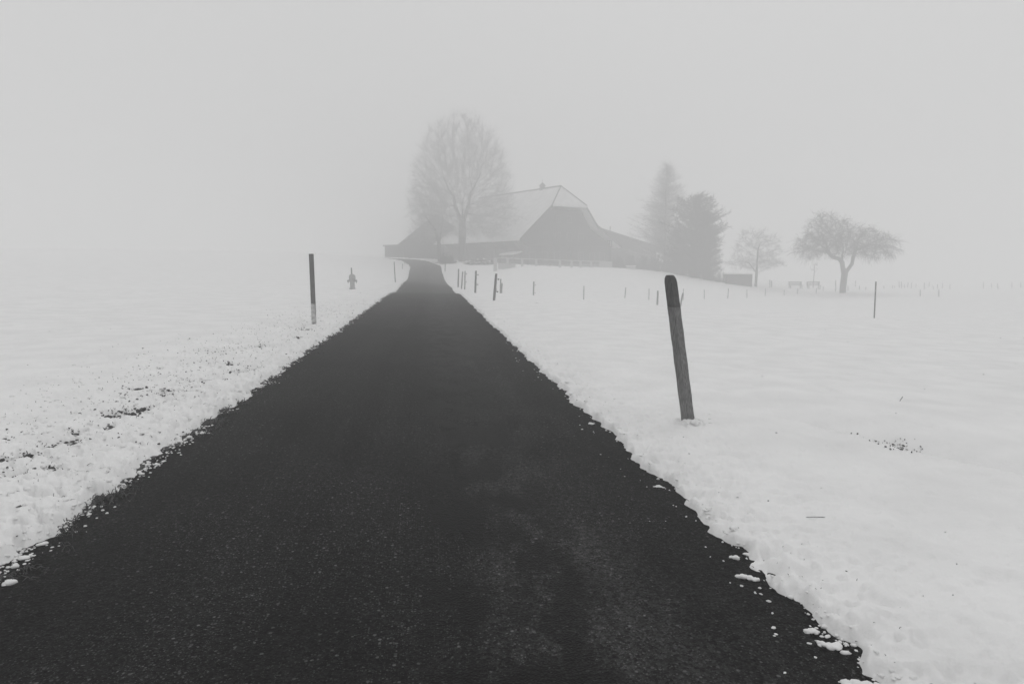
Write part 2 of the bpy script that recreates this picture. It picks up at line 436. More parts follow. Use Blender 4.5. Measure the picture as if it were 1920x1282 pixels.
# ================================================================== THE SETTING
# snow field: one sheet, finer near the camera, right out to the horizon
TH = np.concatenate([np.linspace(-180, -46, 50)[:-1], np.linspace(-46, -39.5, 14)[:-1], np.linspace(-39.5, 39.5, 1000), np.linspace(39.5, 46, 14)[1:], np.linspace(46, 180, 50)[1:-1]])
rr = [0.8]
while rr[-1] < 640:
    r = rr[-1]
    st = .012 if r < 2.1 else (.0058 * r if r < 24 else .0058 * r * (1 + (r - 24) / 40))
    rr.append(r + min(max(st, .012), 40))
rr = np.array(rr)
tt = np.radians(TH)
X = rr[:, None] * np.sin(tt)[None]; Yg = rr[:, None] * np.cos(tt)[None]
base = hgt(X, Yg)
thick, edge, left = snow_thick(X, Yg, np.broadcast_to(np.clip(1.6 - rr[:, None] / 45, 0, 1), X.shape))
Z = base + thick
nr, nc = X.shape
V = np.stack([X, Yg, Z], -1).reshape(-1, 3)
idx = np.arange(nr * nc).reshape(nr, nc)
jn = (np.arange(nc) + 1) % nc
Q = np.stack([idx[:-1, :], idx[:-1][:, jn], idx[1:][:, jn], idx[1:, :]], -1).reshape(-1, 4)
eF = edge.reshape(-1)[Q].max(1)
Q = Q[(eF > -.35)]
Q = Q[:, ::-1]
used = np.unique(Q); rem = np.full(len(V), -1); rem[used] = np.arange(len(used))
o = link('snow_field', V[used], rem[Q], 'snow', smooth=True); tag(o, 'wide field of smooth white snow on both sides of the road', kind='structure')
def snow_z(x, y):
    x = np.atleast_1d(np.asarray(x, float)); y = np.atleast_1d(np.asarray(y, float))
    t, _, _ = snow_thick(x, y, np.clip(1.6 - np.hypot(x, y) / 45, 0, 1))
    return hgt(x, y) + t

# strips that follow the road
def centre_frames(step0=.25):
    seg = np.diff(RC, axis=0); L = np.hypot(seg[:, 0], seg[:, 1]); cum = np.concatenate([[0], np.cumsum(L)])
    s = [0.0]
    while s[-1] < cum[-1]:
        y = abs(np.interp(s[-1], cum, RC[:, 1])); s.append(s[-1] + max(.06, .02 * y) if y < 60 else s[-1] + 1.0)
    s = np.array(s[:-1])
    x = np.interp(s, cum, RC[:, 0]); y = np.interp(s, cum, RC[:, 1])
    tx = np.gradient(x, s); ty = np.gradient(y, s); nrm = np.hypot(tx, ty); tx /= nrm; ty /= nrm
    return s, x, y, ty, -tx
def strip(offs, zfun):
    s, x, y, nx, ny = centre_frames()
    O = np.asarray(offs)
    PX = x[:, None] + nx[:, None] * O[None]; PY = y[:, None] + ny[:, None] * O[None]
    PZ = hgt(PX, PY) + zfun(PX, PY, np.broadcast_to(O[None], PX.shape))
    a, b = PX.shape
    ii = np.arange(a * b).reshape(a, b)
    q = np.stack([ii[:-1, :-1], ii[:-1, 1:], ii[1:, 1:], ii[1:, :-1]], -1).reshape(-1, 4)
    uv = np.stack([np.broadcast_to(O[None], PX.shape), np.broadcast_to(s[:, None], PX.shape)], -1).reshape(-1, 2)
    return np.stack([PX, PY, PZ], -1).reshape(-1, 3), q, uv
v, q, uv = strip(np.linspace(-2.1, 2.1, 43), lambda x, y, o: .018 * (1 - (o / 2.0) ** 2) + .006 * fbm(x, y, 1.2, 2) - .012 * np.exp(-((o - .55) / .35) ** 2))
road = link('road', v, q, 'asphalt', smooth=True); tag(road, 'narrow dark asphalt lane running up to the farm', kind='structure')
ul = road.data.uv_layers.new(name='UVMap')
ul.data.foreach_set('uv', uv[q.ravel()].astype(np.float32).ravel())
def verge(name, offs, lab):
    def zf(x, y, o):
        e = np.abs(o) - HALF - np.where(o > 0, .06, 0)
        l = fbm(x, y, .10, 3, 3.0)
        return -.02 + .028 * sstep(-.15, .10, e + .10 * fbm(x, y, .3, 2, 6.0)) + .022 * l * sstep(-.1, .1, e)
    v, q, uv = strip(offs, zf)
    return tag(link(name, v, q, 'soil', smooth=True), lab, kind='structure')
verge('verge', np.concatenate([np.linspace(-4.6, -1.95, 90), np.linspace(-1.94, -1.7, 14)]), 'strip of dark soil under the snow left of the road')
verge('verge', np.concatenate([np.linspace(1.72, 1.95, 14), np.linspace(1.98, 3.0, 30)]), 'strip of dark soil under the snow right of the road')

# ------------------------------------------------------------------ loose snow, soil and grass along the edges
def ico():
    t = (1 + 5 ** .5) / 2
    v = np.array([(-1, t, 0), (1, t, 0), (-1, -t, 0), (1, -t, 0), (0, -1, t), (0, 1, t), (0, -1, -t), (0, 1, -t), (t, 0, -1), (t, 0, 1), (-t, 0, -1), (-t, 0, 1)]) / math.hypot(1, t)
    f = np.array([(0, 11, 5), (0, 5, 1), (0, 1, 7), (0, 7, 10), (0, 10, 11), (1, 5, 9), (5, 11, 4), (11, 10, 2), (10, 7, 6), (7, 1, 8), (3, 9, 4), (3, 4, 2), (3, 2, 6), (3, 6, 8), (3, 8, 9), (4, 9, 5), (2, 4, 11), (6, 2, 10), (8, 6, 7), (9, 8, 1)])
    return v, f
def ico2():
    v, f = ico(); v = [tuple(p) for p in v]; cache = {}; nf = []
    def mid(a, b):
        k = (min(a, b), max(a, b))
        if k not in cache:
            m = (np.array(v[a]) + np.array(v[b])) / 2; v.append(tuple(m / np.linalg.norm(m))); cache[k] = len(v) - 1
        return cache[k]
    for a, b, c in f:
        x, y, z = mid(a, b), mid(b, c), mid(c, a); nf += [(a, x, z), (b, y, x), (c, z, y), (x, y, z)]
    return np.array(v), np.array(nf)
IV, IF = ico(); JV, JF = ico2()
def lumps(pos, size, flat=.65, rough=.3, hi=False):
    bv, bf = (JV, JF) if hi else (IV, IF)
    n = len(pos)
    nz = 1 + rough * RNG.normal(0, 1, (n, len(bv), 1)) * (.5 if hi else .7)
    sc = size[:, None, None] * np.stack([RNG.uniform(.7, 1.5, n), RNG.uniform(.7, 1.3, n), np.full(n, 1.) * RNG.uniform(flat * .7, flat * 1.3, n)], 1)[:, None, :]
    a = RNG.uniform(0, 6.28, n); ca, sa = np.cos(a), np.sin(a)
    P = bv[None] * nz * sc
    x = P[..., 0] * ca[:, None] - P[..., 1] * sa[:, None]; y = P[..., 0] * sa[:, None] + P[..., 1] * ca[:, None]
    P = np.stack([x, y, P[..., 2]], -1) + pos[:, None, :]
    return P.reshape(-1, 3), (bf[None] + len(bv) * np.arange(n)[:, None, None]).reshape(-1, 3)
def along(n, side, e0, e1, y0=1.9, y1=55, power=1.0):
    Y = y0 * (y1 / y0) ** (RNG.uniform(0, 1, n) ** power)
    e = RNG.normal((e0 + e1) / 2, abs(e1 - e0) / 2, n)
    return -0.24 - .12 * Y + side * (HALF + e) * 1.0072, Y, e
def road_z(x, y): return hgt(x, y) + .004
parts = []
for side, n, e0, e1 in ((-1, 2000, -.06, .045), (1, 600, -.035, .03)):
    x, y, e = along(n, side, e0, e1)
    keep = fbm(x, y, .5, 2, 2.2 + side) > np.where(e < -.06, .10, -.15); x, y, e = x[keep], y[keep], e[keep]
    sz = np.clip(RNG.lognormal(-4.85, .5, len(x)), .003, .024) * np.clip(.7 + y / 30, .7, 1.6)
    z = np.maximum(road_z(x, y), snow_z(x, y)) + sz * .2
    parts.append(lumps(np.stack([x, y, z], 1), sz, .5, .26, True))
x, y, e = along(90, 1, -.25, -.06, 1.9, 14); z = road_z(x, y) + .002
parts.append(lumps(np.stack([x, y, z], 1), np.clip(RNG.lognormal(-5.1, .4, len(x)), .003, .012), .6))
x, y, e = along(2600, -1, .2, 1.6, 2.4, 30); sz = np.clip(RNG.lognormal(-4.6, .5, len(x)), .004, .03)
parts.append(lumps(np.stack([x, y, snow_z(x, y)], 1), sz, .6))
v, q = merge(parts)
tag(link('snow_crumbs', v, q, 'snow', smooth=True), 'small crumbs of snow scattered along both road edges', kind='stuff')

# soil clods in the thin snow on the left and in the hollow on the right
pp, ss = [], []
for (g, r) in GDIRT:
    k = 40
    a = RNG.uniform(0, 6.28, k); d = np.abs(RNG.normal(0, .8, k))
    x = g[0] + r * d * np.cos(a) * 1.35; y = g[1] + r * d * np.sin(a)
    sz = r * RNG.uniform(.05, .20, k) * np.clip(1.3 - d * .6, .25, 1.2)
    pp.append(np.stack([x, y, snow_z(x, y) + np.exp(-d * d * 2) * .03 + sz * .05], 1)); ss.append(sz)
for (g, r) in GDIRT_R:
    k = 30
    a = RNG.uniform(0, 6.28, k); d = r * RNG.uniform(0, 2.2, k)
    x = g[0] + d * np.cos(a) * 1.3; y = g[1] + d * np.sin(a)
    sz = r * RNG.uniform(.04, .16, k)
    pp.append(np.stack([x, y, snow_z(x, y) + .004 + sz * .2], 1)); ss.append(sz)
x, y, e = along(1100, -1, .6, 1.6, 2.6, 22); keep = fbm(x, y, .7, 2, 9) > .05; x, y = x[keep], y[keep]
sz = RNG.uniform(.003, .013, len(x)); pp.append(np.stack([x, y, snow_z(x, y) + sz * .1], 1)); ss.append(sz)
v, q = lumps(np.concatenate(pp), np.concatenate(ss), .7, .45)
tag(link('soil_clods', v, q, 'soil'), 'dark crumbs of soil showing through the snow beside the road', kind='stuff')

def blades(x, y, z, L, lean, w=.0022):
    n = len(x); a = RNG.uniform(0, 6.28, n)
    d = np.stack([np.cos(a), np.sin(a), np.zeros(n)], 1); up = np.array([[0, 0, 1.]])
    b = np.stack([x, y, z], 1)
    m = b + L[:, None] * (.45 * lean[:, None] * d + .6 * (1 - .6 * lean[:, None]) * up)
    t = b + L[:, None] * (1.0 * lean[:, None] * d + .75 * (1 - .9 * lean[:, None]) * up)
    ww = np.full(n, w) * (1 + np.hypot(x, y) / 8)
    V1, F1 = tubes(b, m, ww, ww * .8, 3); V2, F2 = tubes(m, t, ww * .8, ww * .15, 3)
    return merge([(V1, F1), (V2, F2)])
x, y, e = along(6500, -1, -.09, .08, 2.0, 40); keep = fbm(x, y, .45, 2, 4.4) > .02; x, y = x[keep], y[keep]
g1 = blades(x, y, road_z(x, y) - .005, RNG.uniform(.025, .085, len(x)), RNG.uniform(.3, 1.0, len(x)))
gx, gy = [], []
for (g, r) in GDIRT:
    k = 16; a = RNG.uniform(0, 6.28, k); d = r * RNG.uniform(0, 1.6, k)
    gx.append(g[0] + d * np.cos(a) * 1.4); gy.append(g[1] + d * np.sin(a))
gx = np.concatenate(gx); gy = np.concatenate(gy)
g2 = blades(gx, gy, snow_z(gx, gy) - .008, RNG.uniform(.015, .035, len(gx)), RNG.uniform(.2, .9, len(gx)))
x, y, e = along(2200, -1, .1, 1.9, 2.4, 25)
g3 = blades(x, y, snow_z(x, y) - .01, RNG.uniform(.015, .05, len(x)), RNG.uniform(.2, 1.0, len(x)), .0014)
x, y, e = along(260, 1, -.03, .25, 2.0, 12)
g4 = blades(x, y, snow_z(x, y) - .01, RNG.uniform(.012, .035, len(x)), RNG.uniform(.3, 1.0, len(x)), .0012)
v, q = merge([g1, g2, g3, g4])
tag(link('grass', v, q, 'grass'), 'dead grass blades poking through the snow along the road', kind='stuff')

# specks of straw and chaff blown over the field
n = 150
a = np.radians(RNG.uniform(-36, 37, n)); r = 3 * (45 / 3) ** RNG.uniform(0, 1, n)
x = r * np.sin(a); y = r * np.cos(a)
k = np.abs(road_off(x, y)) > HALF + .3; x, y, r = x[k], y[k], r[k]
v, q = lumps(np.stack([x, y, snow_z(x, y)], 1), RNG.uniform(.0015, .004, len(x)) * (1 + r / 9), .6, .4)
tag(link('debris', v, q, 'soil'), 'tiny dark specks of litter dotted over the snow field', kind='stuff')

# bigger loose lumps of snow lying on the asphalt by the right edge
def snow_lump(px, py, size, label, chain=1):
    g = gnd(px, py, 0.01); ps, sz = [], []
    for i in range(chain):
        for _ in range(3):
            ps.append((g[0] + (i + random.uniform(-.4, .4)) * size * 1.1, g[1] - i * size * .5 + random.uniform(-.5, .5) * size, 0)); sz.append(size * random.uniform(.35, .95))
    ps = np.array(ps); ps[:, 2] = np.array(sz) * .3
    zz = float(road_z(np.array([g[0]]), np.array([g[1]]))[0])
    v, q = lumps(ps - np.array([g[0], g[1], 0]), np.array(sz), .5, .28, True)
    o = link('snow_lump', v, q, 'snow', smooth=True); o.location = (g[0], g[1], zz)
    return tag(o, label, 'snow lump', 'loose lumps of snow on the asphalt')
snow_lump(1385, 1078, .021, 'long knobbly lump of snow on the asphalt, the biggest one off the right edge', 4)
snow_lump(1370, 1042, .02, 'small snow lump just behind the long knobbly one on the asphalt', 2)
snow_lump(1540, 1206, .024, 'rounded snow lump by the right edge near the bottom of the picture', 3)
snow_lump(1515, 1180, .02, 'flat snow lump just above the rounded one at the lower right road edge', 2)
snow_lump(1590, 1278, .026, 'snow lump on the asphalt cut off by the bottom edge of the picture', 3)
snow_lump(1232, 910, .018, 'snow lump sticking out from the right edge left of a hole', 3)
snow_lump(1105, 792, .022, 'farthest small snow lump lying on the asphalt right of the lane', 2)
snow_lump(8, 1094, .022, 'snow lump on the asphalt at the left edge of the picture', 2)

# a curved twig and a stalk on the snow
def twig(px, py, L, r, label, up=0.0):
    g = gnd(px, py, 0.04); m = MB(); k = 7; P = []
    for i in range(k):
        t = i / (k - 1); P.append((L * (t - .5), -.02 * L * 4 * t * (1 - t) * 2, up * t + .003 + .10 * L * t * (1 - t)))
    for a, b in zip(P[:-1], P[1:]): m.bar(a, b, r, r * .8, 5)
    o = m.build('twig', 'twig'); o.location = (g[0], g[1], float(snow_z(g[0], g[1])[0])); return tag(o, label, 'twig')
twig(1532, 974, .13, .0022, 'thin curved dark twig lying on the snow right of the road')
twig(1690, 746, .03, .004, 'short dark stalk standing up from the snow field at right', .05)

# ================================================================== MARKER POSTS
def local(o, p): return tuple(np.array(p, float) - np.array(o.location))
def ring_poly(kind, w, d):
    if kind == 'oct':
        c = .32 * w
        return [(w / 2, -d / 2 + c), (w / 2, d / 2 - c), (w / 2 - c, d / 2), (-w / 2 + c, d / 2), (-w / 2, d / 2 - c), (-w / 2, -d / 2 + c), (-w / 2 + c, -d / 2), (w / 2 - c, -d / 2)]
    if kind == 'hex':
        return [(w / 2 * math.cos(a), d / 2 * math.sin(a)) for a in [math.radians(60 * k + 22) for k in range(6)]]
    c = .12 * min(w, d)
    return [(w / 2, -d / 2 + c), (w / 2, d / 2 - c), (w / 2 - c, d / 2), (-w / 2 + c, d / 2), (-w / 2, d / 2 - c), (-w / 2, -d / 2 + c), (-w / 2 + c, -d / 2), (w / 2 - c, -d / 2)]
def sweep(m, a, b, poly, t0, t1, scales=None, seg=1, wob=0.0):
    a = np.array(a, float); b = np.array(b, float); R = []
    for k in range(seg + 1):
        t = t0 + (t1 - t0) * k / seg; c = a + (b - a) * t
        jit = wob * math.sin(9 * t + 1.3)
        R.append([(c[0] + x + jit, c[1] + y, c[2]) for x, y in poly])
    m.loft(R); return m

# leaning post right of the road
b = gnd(1294, 785, .085); t = at(1256, 516, b[1] + .08)
root = empty('marker_post', (b[0], b[1], b[2])); tag(root, 'leaning thick wooden marker post with a dark head, right of the road', 'post')
W = .124
poly = ring_poly('hex', W, W)
A = np.array([0, 0, -.14]); B = t - b
W2 = b[1] / 6.62 * 1.12
poly = [(x * W2, y * W2) for x, y in poly]
m = MB(); R = []
for kk, tt_ in enumerate(np.linspace(0, .80, 17)):
    c = A + (B - A) * tt_; R.append([(c[0] + x * (1.03 - .03 * tt_) + .0016 * math.sin(kk * 1.7 + i), c[1] + y + .0016 * math.cos(kk * 2.3 + 2 * i), c[2]) for i, (x, y) in enumerate(poly)])
m.loft(R); m.build('shaft', 'post_pale', root)
m = MB(); R = []
for tt_, s in ((.802, 1.0), (.9, .99), (.955, .98), (.980, .88), (.994, .70), (1.0, .55)):
    c = A + (B - A) * tt_; R.append([(c[0] + x * s * .99, c[1] + y * s * .99, c[2]) for x, y in poly])
m.loft(R); hd = m.build('head', 'post_dark', root)
c = A + (B - A) * 1.0
vv, qq = lumps(np.array([[c[0] - .012, c[1] + .01, c[2] + .002], [c[0] + .015, c[1], c[2] + .002], [c[0], c[1] - .01, c[2] + .002]]), np.array([.014, .016, .012]), .4, .15, True)
link('snow_cap', vv, qq, 'snow', root, smooth=True)
# trodden snow lumps round its foot
g = gnd(1297, 786, .085)
ps = np.stack([g[0] + RNG.normal(.01, .07, 26), g[1] + RNG.normal(-.06, .045, 26)], 1)
zz = snow_z(ps[:, 0], ps[:, 1])
v, q = lumps(np.column_stack([ps, zz]), RNG.uniform(.012, .028, 26), .75, .2, True)
tag(link('snow_crumbs', v, q, 'snow', smooth=True), 'lumps of trodden snow round the foot of the leaning post', kind='stuff')

# plank-like marker post on the left, white foot
b = at(589.5, 617, 16.3); t = at(583.5, 476, 16.35)
root = empty('marker_post', b); tag(root, 'tall flat dark marker post with a white painted foot, left of the road', 'post')
A = np.array([0, 0, -.1]); B = t - b
poly = ring_poly('box', .102, .07)
m = sweep(MB(), A, B, poly, 0, .375); m.build('white_foot', 'worn_white', root)
m = sweep(MB(), A, B, [(x * .985, y * .985) for x, y in poly], .376, 1.0); m.build('shaft', 'grey_wood', root)

# thin pole in the right-hand field with a pale ring
def thin_pole(top, base_, Y, rad, label, ring_t=None, mat='grey_wood', group=None, name='snow_pole'):
    b = at(base_[0], base_[1] + 1, Y); t = at(top[0], top[1], Y)
    root = empty(name, b); tag(root, label, 'pole' if name != 'stake' else 'stake', group)
    B = t - b; MB().bar((0, 0, -.15), B, rad * 1.05, rad, 7).build('shaft', mat, root)
    if ring_t:
        MB().bar(B * ring_t, B * (ring_t + .035), rad * 1.22, rad * 1.22, 9).build('pale_ring', 'white_paint', root)
    return root
thin_pole((1642.5, 528), (1639, 601), 31.5, .03, 'tall thin pole with a pale ring standing alone in the right-hand field', .755)
thin_pole((739, 491), (741.5, 529), 52, .036, 'thin pole left of the road, nearest of three before the crest', None, 'fence')
thin_pole((755, 494), (754.5, 513), 80, .04, 'pale thin pole left of the road, middle one of three before the crest', None, 'fence')
thin_pole((759, 488), (759.5, 504), 90, .04, 'thin pole left of the road, farthest of three before the crest', None, 'fence')
thin_pole((835, 491), (834, 511), 78, .05, 'lone thin pole right of the road just below the crest', None, 'fence')

# hydrant with its marker stake
b = at(661, 547, 42)
hz = float(snow_z(b[0], b[1])[0])
root = empty('fire_hydrant', (b[0], b[1], hz + .02)); tag(root, 'grey pillar fire hydrant with a domed head and side outlets in the snow', 'hydrant')
m = MB().lathe([(.19, -.1), (.19, .05), (.15, .07), (.145, .1), (.145, .42), (.165, .45), (.165, .5)], 14); m.build('barrel', 'metal', root, True)
m = MB().lathe([(.18, .501), (.205, .53), (.205, .70), (.19, .78), (.13, .86), (.05, .895), (.02, .90)], 14); m.build('dome', 'metal', root, True)
for s in (-1, 1):
    m = MB(); m.lathe([(.055, .12 * s), (.055, .22 * s), (.08, .225 * s), (.08, .28 * s), (.05, .295 * s)], 10, (.47, 0), 'x')
    o2 = m.build('outlet', 'metal', root, True)
    MB().box(.25 * s - .015, .25 * s + .015, -.015, .015, .32, .41).build('chain', 'metal', o2)
thin_pole((659, 502), (660, 546), 42.6, .042, 'thin stake rising behind the fire hydrant', None, 'fence', None, 'stake')

# ================================================================== FENCE POSTS
def fence_post(top, base_, Y, rad, label, insul=(), group=None, square=False, point=False):
    b = at(base_[0], base_[1] + 1, Y); t = at(top[0], top[1], Y)
    root = empty('fence_post', b); tag(root, label, 'fence post', group)
    B = t - b; m = MB()
    R = []
    for tt_, s in ((-.12, 1.0), (.3, 1.0), (.93, .95), (1.0, .8)):
        c = B * tt_; R.append([(c[0] + s * rad * math.cos(k * math.pi / 4 + .3), c[1] + s * rad * math.sin(k * math.pi / 4 + .3), c[2]) for k in range(8)])
    m.loft(R).build('shaft', 'fence', root)
    for tt_ in insul:
        c = B * tt_
        q = MB(); q.bar((c[0] + rad * .6, c[1], c[2]), (c[0] + rad + .05, c[1], c[2]), .008, .008, 5)
        q.lathe([(.012, c[2] - .03), (.028, c[2] - .02), (.028, c[2] + .02), (.012, c[2] + .03)], 8, (c[0] + rad + .06, c[1]))
        q.build('insulator', 'post_dark', root)
    return root
G1 = 'fence posts right of the road'
fence_post((860, 504), (859, 536), 50, .055, 'fence post right of the road, leftmost of the close trio', (), G1)
fence_post((867.5, 509), (865.5, 538.5), 48, .045, 'slightly leaning fence post in the middle of the close trio right of the road', (), G1)
fence_post((872, 508), (871.5, 541), 47, .04, 'fence post with two insulators, rightmost of the close trio right of the road', (.84, .4), G1)
fence_post((892.5, 507.5), (891, 549.5), 37, .055, 'stout fence post with two insulators standing alone right of the close trio', (.82, .4), G1)
f5 = fence_post((930.5, 513), (926, 565), 28, .055, 'nearest leaning fence post with insulators and a loop of wire, right of the road', (.80, .36), G1)
m = MB(); pts = [(.07 + .05 * math.sin(k * .5), -.02, .42 + .35 * k / 14) for k in range(15)]
for a_, b_ in zip(pts[:-1], pts[1:]): m.bar(a_, b_, .007, .007, 4)
m.build('wire_loop', 'post_dark', f5)
fence_post((939, 523), (938, 554), 44.5, .05, 'taller post of the touching pair behind the nearest leaning fence post', (), G1)
fence_post((941.5, 531), (940, 554), 45, .045, 'shorter post of the touching pair behind the nearest leaning fence post', (), G1)
ORD = ['first', 'second', 'third', 'fourth', 'fifth', 'sixth', 'seventh', 'eighth', 'ninth', 'tenth', 'eleventh', 'twelfth']
row = [((1001, 528), (1000, 559), 50, .055, (.8, .35)), ((1095, 536), (1094.5, 563), 57, .045, ()), ((1173.5, 538.5), (1171, 562.5), 64, .05, ()), ((1217, 541), (1216.5, 565), 64, .045, ()),
       ((1320.5, 543), (1320.5, 562), 68, .04, ()), ((1366, 540.5), (1364.5, 560), 70, .045, ()), ((1400.5, 543), (1400.5, 561), 72, .04, ()), ((1435.5, 541), (1434.5, 558), 75, .04, ()),
       ((1470.5, 543), (1470, 559.5), 77, .04, ()), ((1496, 541), (1495, 556), 80, .04, ()), ((1531.5, 540), (1529, 555), 82, .045, ()), ((1543.5, 537), (1543, 551), 86, .04, ())]
for k, (tp, bs, Y, rad, ins) in enumerate(row):
    fence_post(tp, bs, Y, rad, f'{ORD[k]} post from the left in the fence row across the right field', ins, 'posts of the fence row across the right field')
fence_post((1233.5, 545), (1232, 581.5), 43, .06, 'stout post just left of the leaning marker post, nearer than the fence row', (), G1)
fence_post((1280.5, 549), (1272.5, 590), 43, .055, 'slanting post half hidden behind the leaning marker post', (), G1)
fence_post((1281.5, 541), (1281, 562), 66, .035, 'thin fence post showing above the slanting post behind the leaning marker post', (), G1)
fence_post((1725.5, 543), (1725.5, 558.5), 76, .045, 'left one of two lone posts in the far right field', (), 'two lone posts at far right')
fence_post((1760.5, 543), (1760, 559.5), 75, .045, 'right one of two lone posts in the far right field', (), 'two lone posts at far right')
for k, (tp, bs, Y) in enumerate([((1567, 525), (1567, 546), 84), ((1590, 536), (1590, 548), 88), ((1612, 535), (1611, 545), 92), ((1623.5, 538), (1623.5, 548), 90)]):
    fence_post(tp, bs, Y, .045, ['tall post just left of the spreading tree trunk', 'short post just right of the spreading tree trunk', 'left one of two short posts between the spreading tree and the ringed pole', 'right one of two short posts between the spreading tree and the ringed pole'][k], (), 'posts round the spreading tree')
# hazy far row: nothing tells these apart
far = [(1657.5, 536, 545), (1674, 535, 544), (1678, 535.5, 544), (1686, 527, 537), (1690.5, 528, 541), (1696, 533, 543), (1702, 529, 537), (1709, 530, 539), (1717.5, 532, 543), (1733, 530, 540), (1742, 529, 536), (1750, 535, 541),
       (1758, 533, 540), (1767, 531, 541), (1781, 533, 540), (1844, 529, 538), (1859, 531, 541), (1871, 531, 540), (1897, 528, 542), (1914, 529, 540), (1604, 526, 535)]
for k, (px, y0, y1) in enumerate(far):
    Y = 100 + (k * 37 % 11)
    fence_post((px + random.uniform(-.8, .8), y0), (px, y1), Y, .05, 'faint hazy post in the distant row along the right skyline', (), 'distant row of posts')

# ================================================================== FARM
def roofslab(poly, th):
    """poly: 3-D points of the upper surface; slab hangs below along z"""
    return MB().prism(poly, (0, 0, -th))
g_ang = math.radians(35)
U = np.array([math.cos(g_ang), math.sin(g_ang), 0]); Vd = np.array([-math.sin(g_ang), math.cos(g_ang), 0])
P0 = np.array([5.86, 100.0, 0.0])
house = empty('farmhouse', P0, g_ang)
tag(house, 'big dark timber farmhouse with a half-hipped snow-dusted roof on the rise', 'farmhouse')
LEN = 27.0; RZ = 13.25; HB = 2.06
EL, EZ = -5.87, 5.27
KU, KZ = 8.66, 7.65
RU, RZ2 = 13.94, 4.54
HW = 6.37; HZ = 10.4; MID = 3.18
def rp(u, v, z): return (u, v, z)
s = roofslab([rp(EL, 0, EZ), rp(0, 0, HZ), rp(MID, HB, RZ), rp(MID, LEN - HB, RZ), rp(0, LEN, HZ), rp(EL, LEN, EZ)], .28).build('roof', 'roof', house)
s['label'] = 'broad left roof slope under thin snow'
roofslab([rp(HW, 0, HZ), rp(HW, LEN, HZ), rp(MID, LEN - HB, RZ), rp(MID, HB, RZ)], .28).build('roof', 'roof', house)
roofslab([rp(KU, 0, KZ), rp(KU, LEN, KZ), rp(HW, LEN, HZ), rp(HW, 0, HZ)], .28).build('roof', 'roof', house)
roofslab([rp(RU, 0, RZ2), rp(RU, LEN, RZ2), rp(KU, LEN, KZ), rp(KU, 0, KZ)], .28).build('roof', 'roof', house)
roofslab([rp(-.05, -.12, HZ - .06), rp(HW + .05, -.12, HZ - .06), rp(MID, HB, RZ + .015)], .3).build('hip', 'roof', house)
roofslab([rp(HW + .05, LEN + .12, HZ - .06), rp(-.05, LEN + .12, HZ - .06), rp(MID, LEN - HB, RZ + .015)], .3).build('hip', 'roof', house)
# ridge and hip caps
m = MB(); m.bar((MID, HB - .1, RZ + .02), (MID, LEN - HB, RZ + .02), .13, .13, 6).build('ridge_cap', 'tiles', house)
m = MB(); m.bar((MID, HB, RZ + .02), (-.1, -.15, HZ - .03), .10, .10, 6); m.bar((MID, HB, RZ + .02), (HW + .1, -.15, HZ - .03), .10, .10, 6); m.build('hip_cap', 'tiles', house)
# barge boards
for pts in ([(EL, -.05, EZ - .16), (-.0, -.05, HZ - .16)], [(HW, -.05, HZ - .16), (KU, -.05, KZ - .16), (RU, -.05, RZ2 - .16)]):
    m = MB()
    for a_, b_ in zip(pts[:-1], pts[1:]): m.prism([(a_[0], -.10, a_[2] + .16), (b_[0], -.10, b_[2] + .16), (b_[0], -.10, b_[2] - .22), (a_[0], -.10, a_[2] - .22)], (0, .06, 0))
    m.build('barge_board', 'dark_wood', house)
# walls
B0 = .2
GV = 1.3
gab = [(-4.5, EZ + .62), (-.3, HZ - .62), (HW + .1, HZ - .62), (KU - .25, KZ - .55), (12.6, RZ2 + .3)]
poly = [(-4.5, GV, B0), (12.6, GV, B0)] + [(u, GV, z) for u, z in reversed(gab)]
MB().prism(poly, (0, .35, 0)).build('gable_wall', 'plank', house)
MB().box(-4.5, -4.15, GV + .352, LEN - 1.2, B0, EZ + .55).build('side_wall', 'plank', house)
MB().box(12.2, 12.55, GV + .352, LEN - 1.2, B0, RZ2 + .2).build('side_wall', 'plank', house)
MB().prism([(-4.1, LEN - 1.2, B0), (12.1, LEN - 1.2, B0), (12.1, LEN - 1.2, RZ2 + .3), (KU - .3, LEN - 1.2, KZ - .6), (HW, LEN - 1.2, HZ - .7), (0, LEN - 1.2, HZ - .7), (-4.1, LEN - 1.2, EZ + .5)], (0, -.35, 0)).build('gable_wall', 'plank', house)
MB().box(-4.62, 12.7, GV - .12, GV - .003, B0, 1.75).build('plinth', 'stone', house)
# windows of the gable front, in rows, and of the side
def window(u0, z0, w, h, parent, v=GV, face='front'):
    if face == 'front':
        fr = MB().box(u0 - .09, u0 + w + .09, v - .09, v - .003, z0 - .12, z0 + h + .09).build('window', 'frame', parent)
        for k in range(2): MB().box(u0 + k * w / 2 + .03, u0 + (k + 1) * w / 2 - .03, v - .105, v - .092, z0 + .03, z0 + h - .03).build('pane', 'glass', fr)
    else:
        fr = MB().box(v - .09, v - .003, u0 - .09, u0 + w + .09, z0 - .12, z0 + h + .09).build('window', 'frame', parent)
        for k in range(2): MB().box(v - .105, v - .092, u0 + k * w / 2 + .03, u0 + (k + 1) * w / 2 - .03, z0 + .03, z0 + h - .03).build('pane', 'glass', fr)
M['frame'] = grain_mat('old_window_frame', .09, .14, 5, bump=0)
for u0 in (-3.2, -.9, 1.4, 3.7, 6.0, 8.3, 10.3): window(u0, 2.2, .95, 1.25, house)
for u0 in (-.6, 1.6, 3.8, 6.0): window(u0, 5.2, .85, 1.1, house)
for u0 in (1.7, 3.8): window(u0, 7.9, .7, .9, house)
for v0 in (3.5, 6.0, 8.5, 14.0, 16.5, 19.0): window(v0, 2.6, 1.0, 1.2, house, -4.5, 'side')
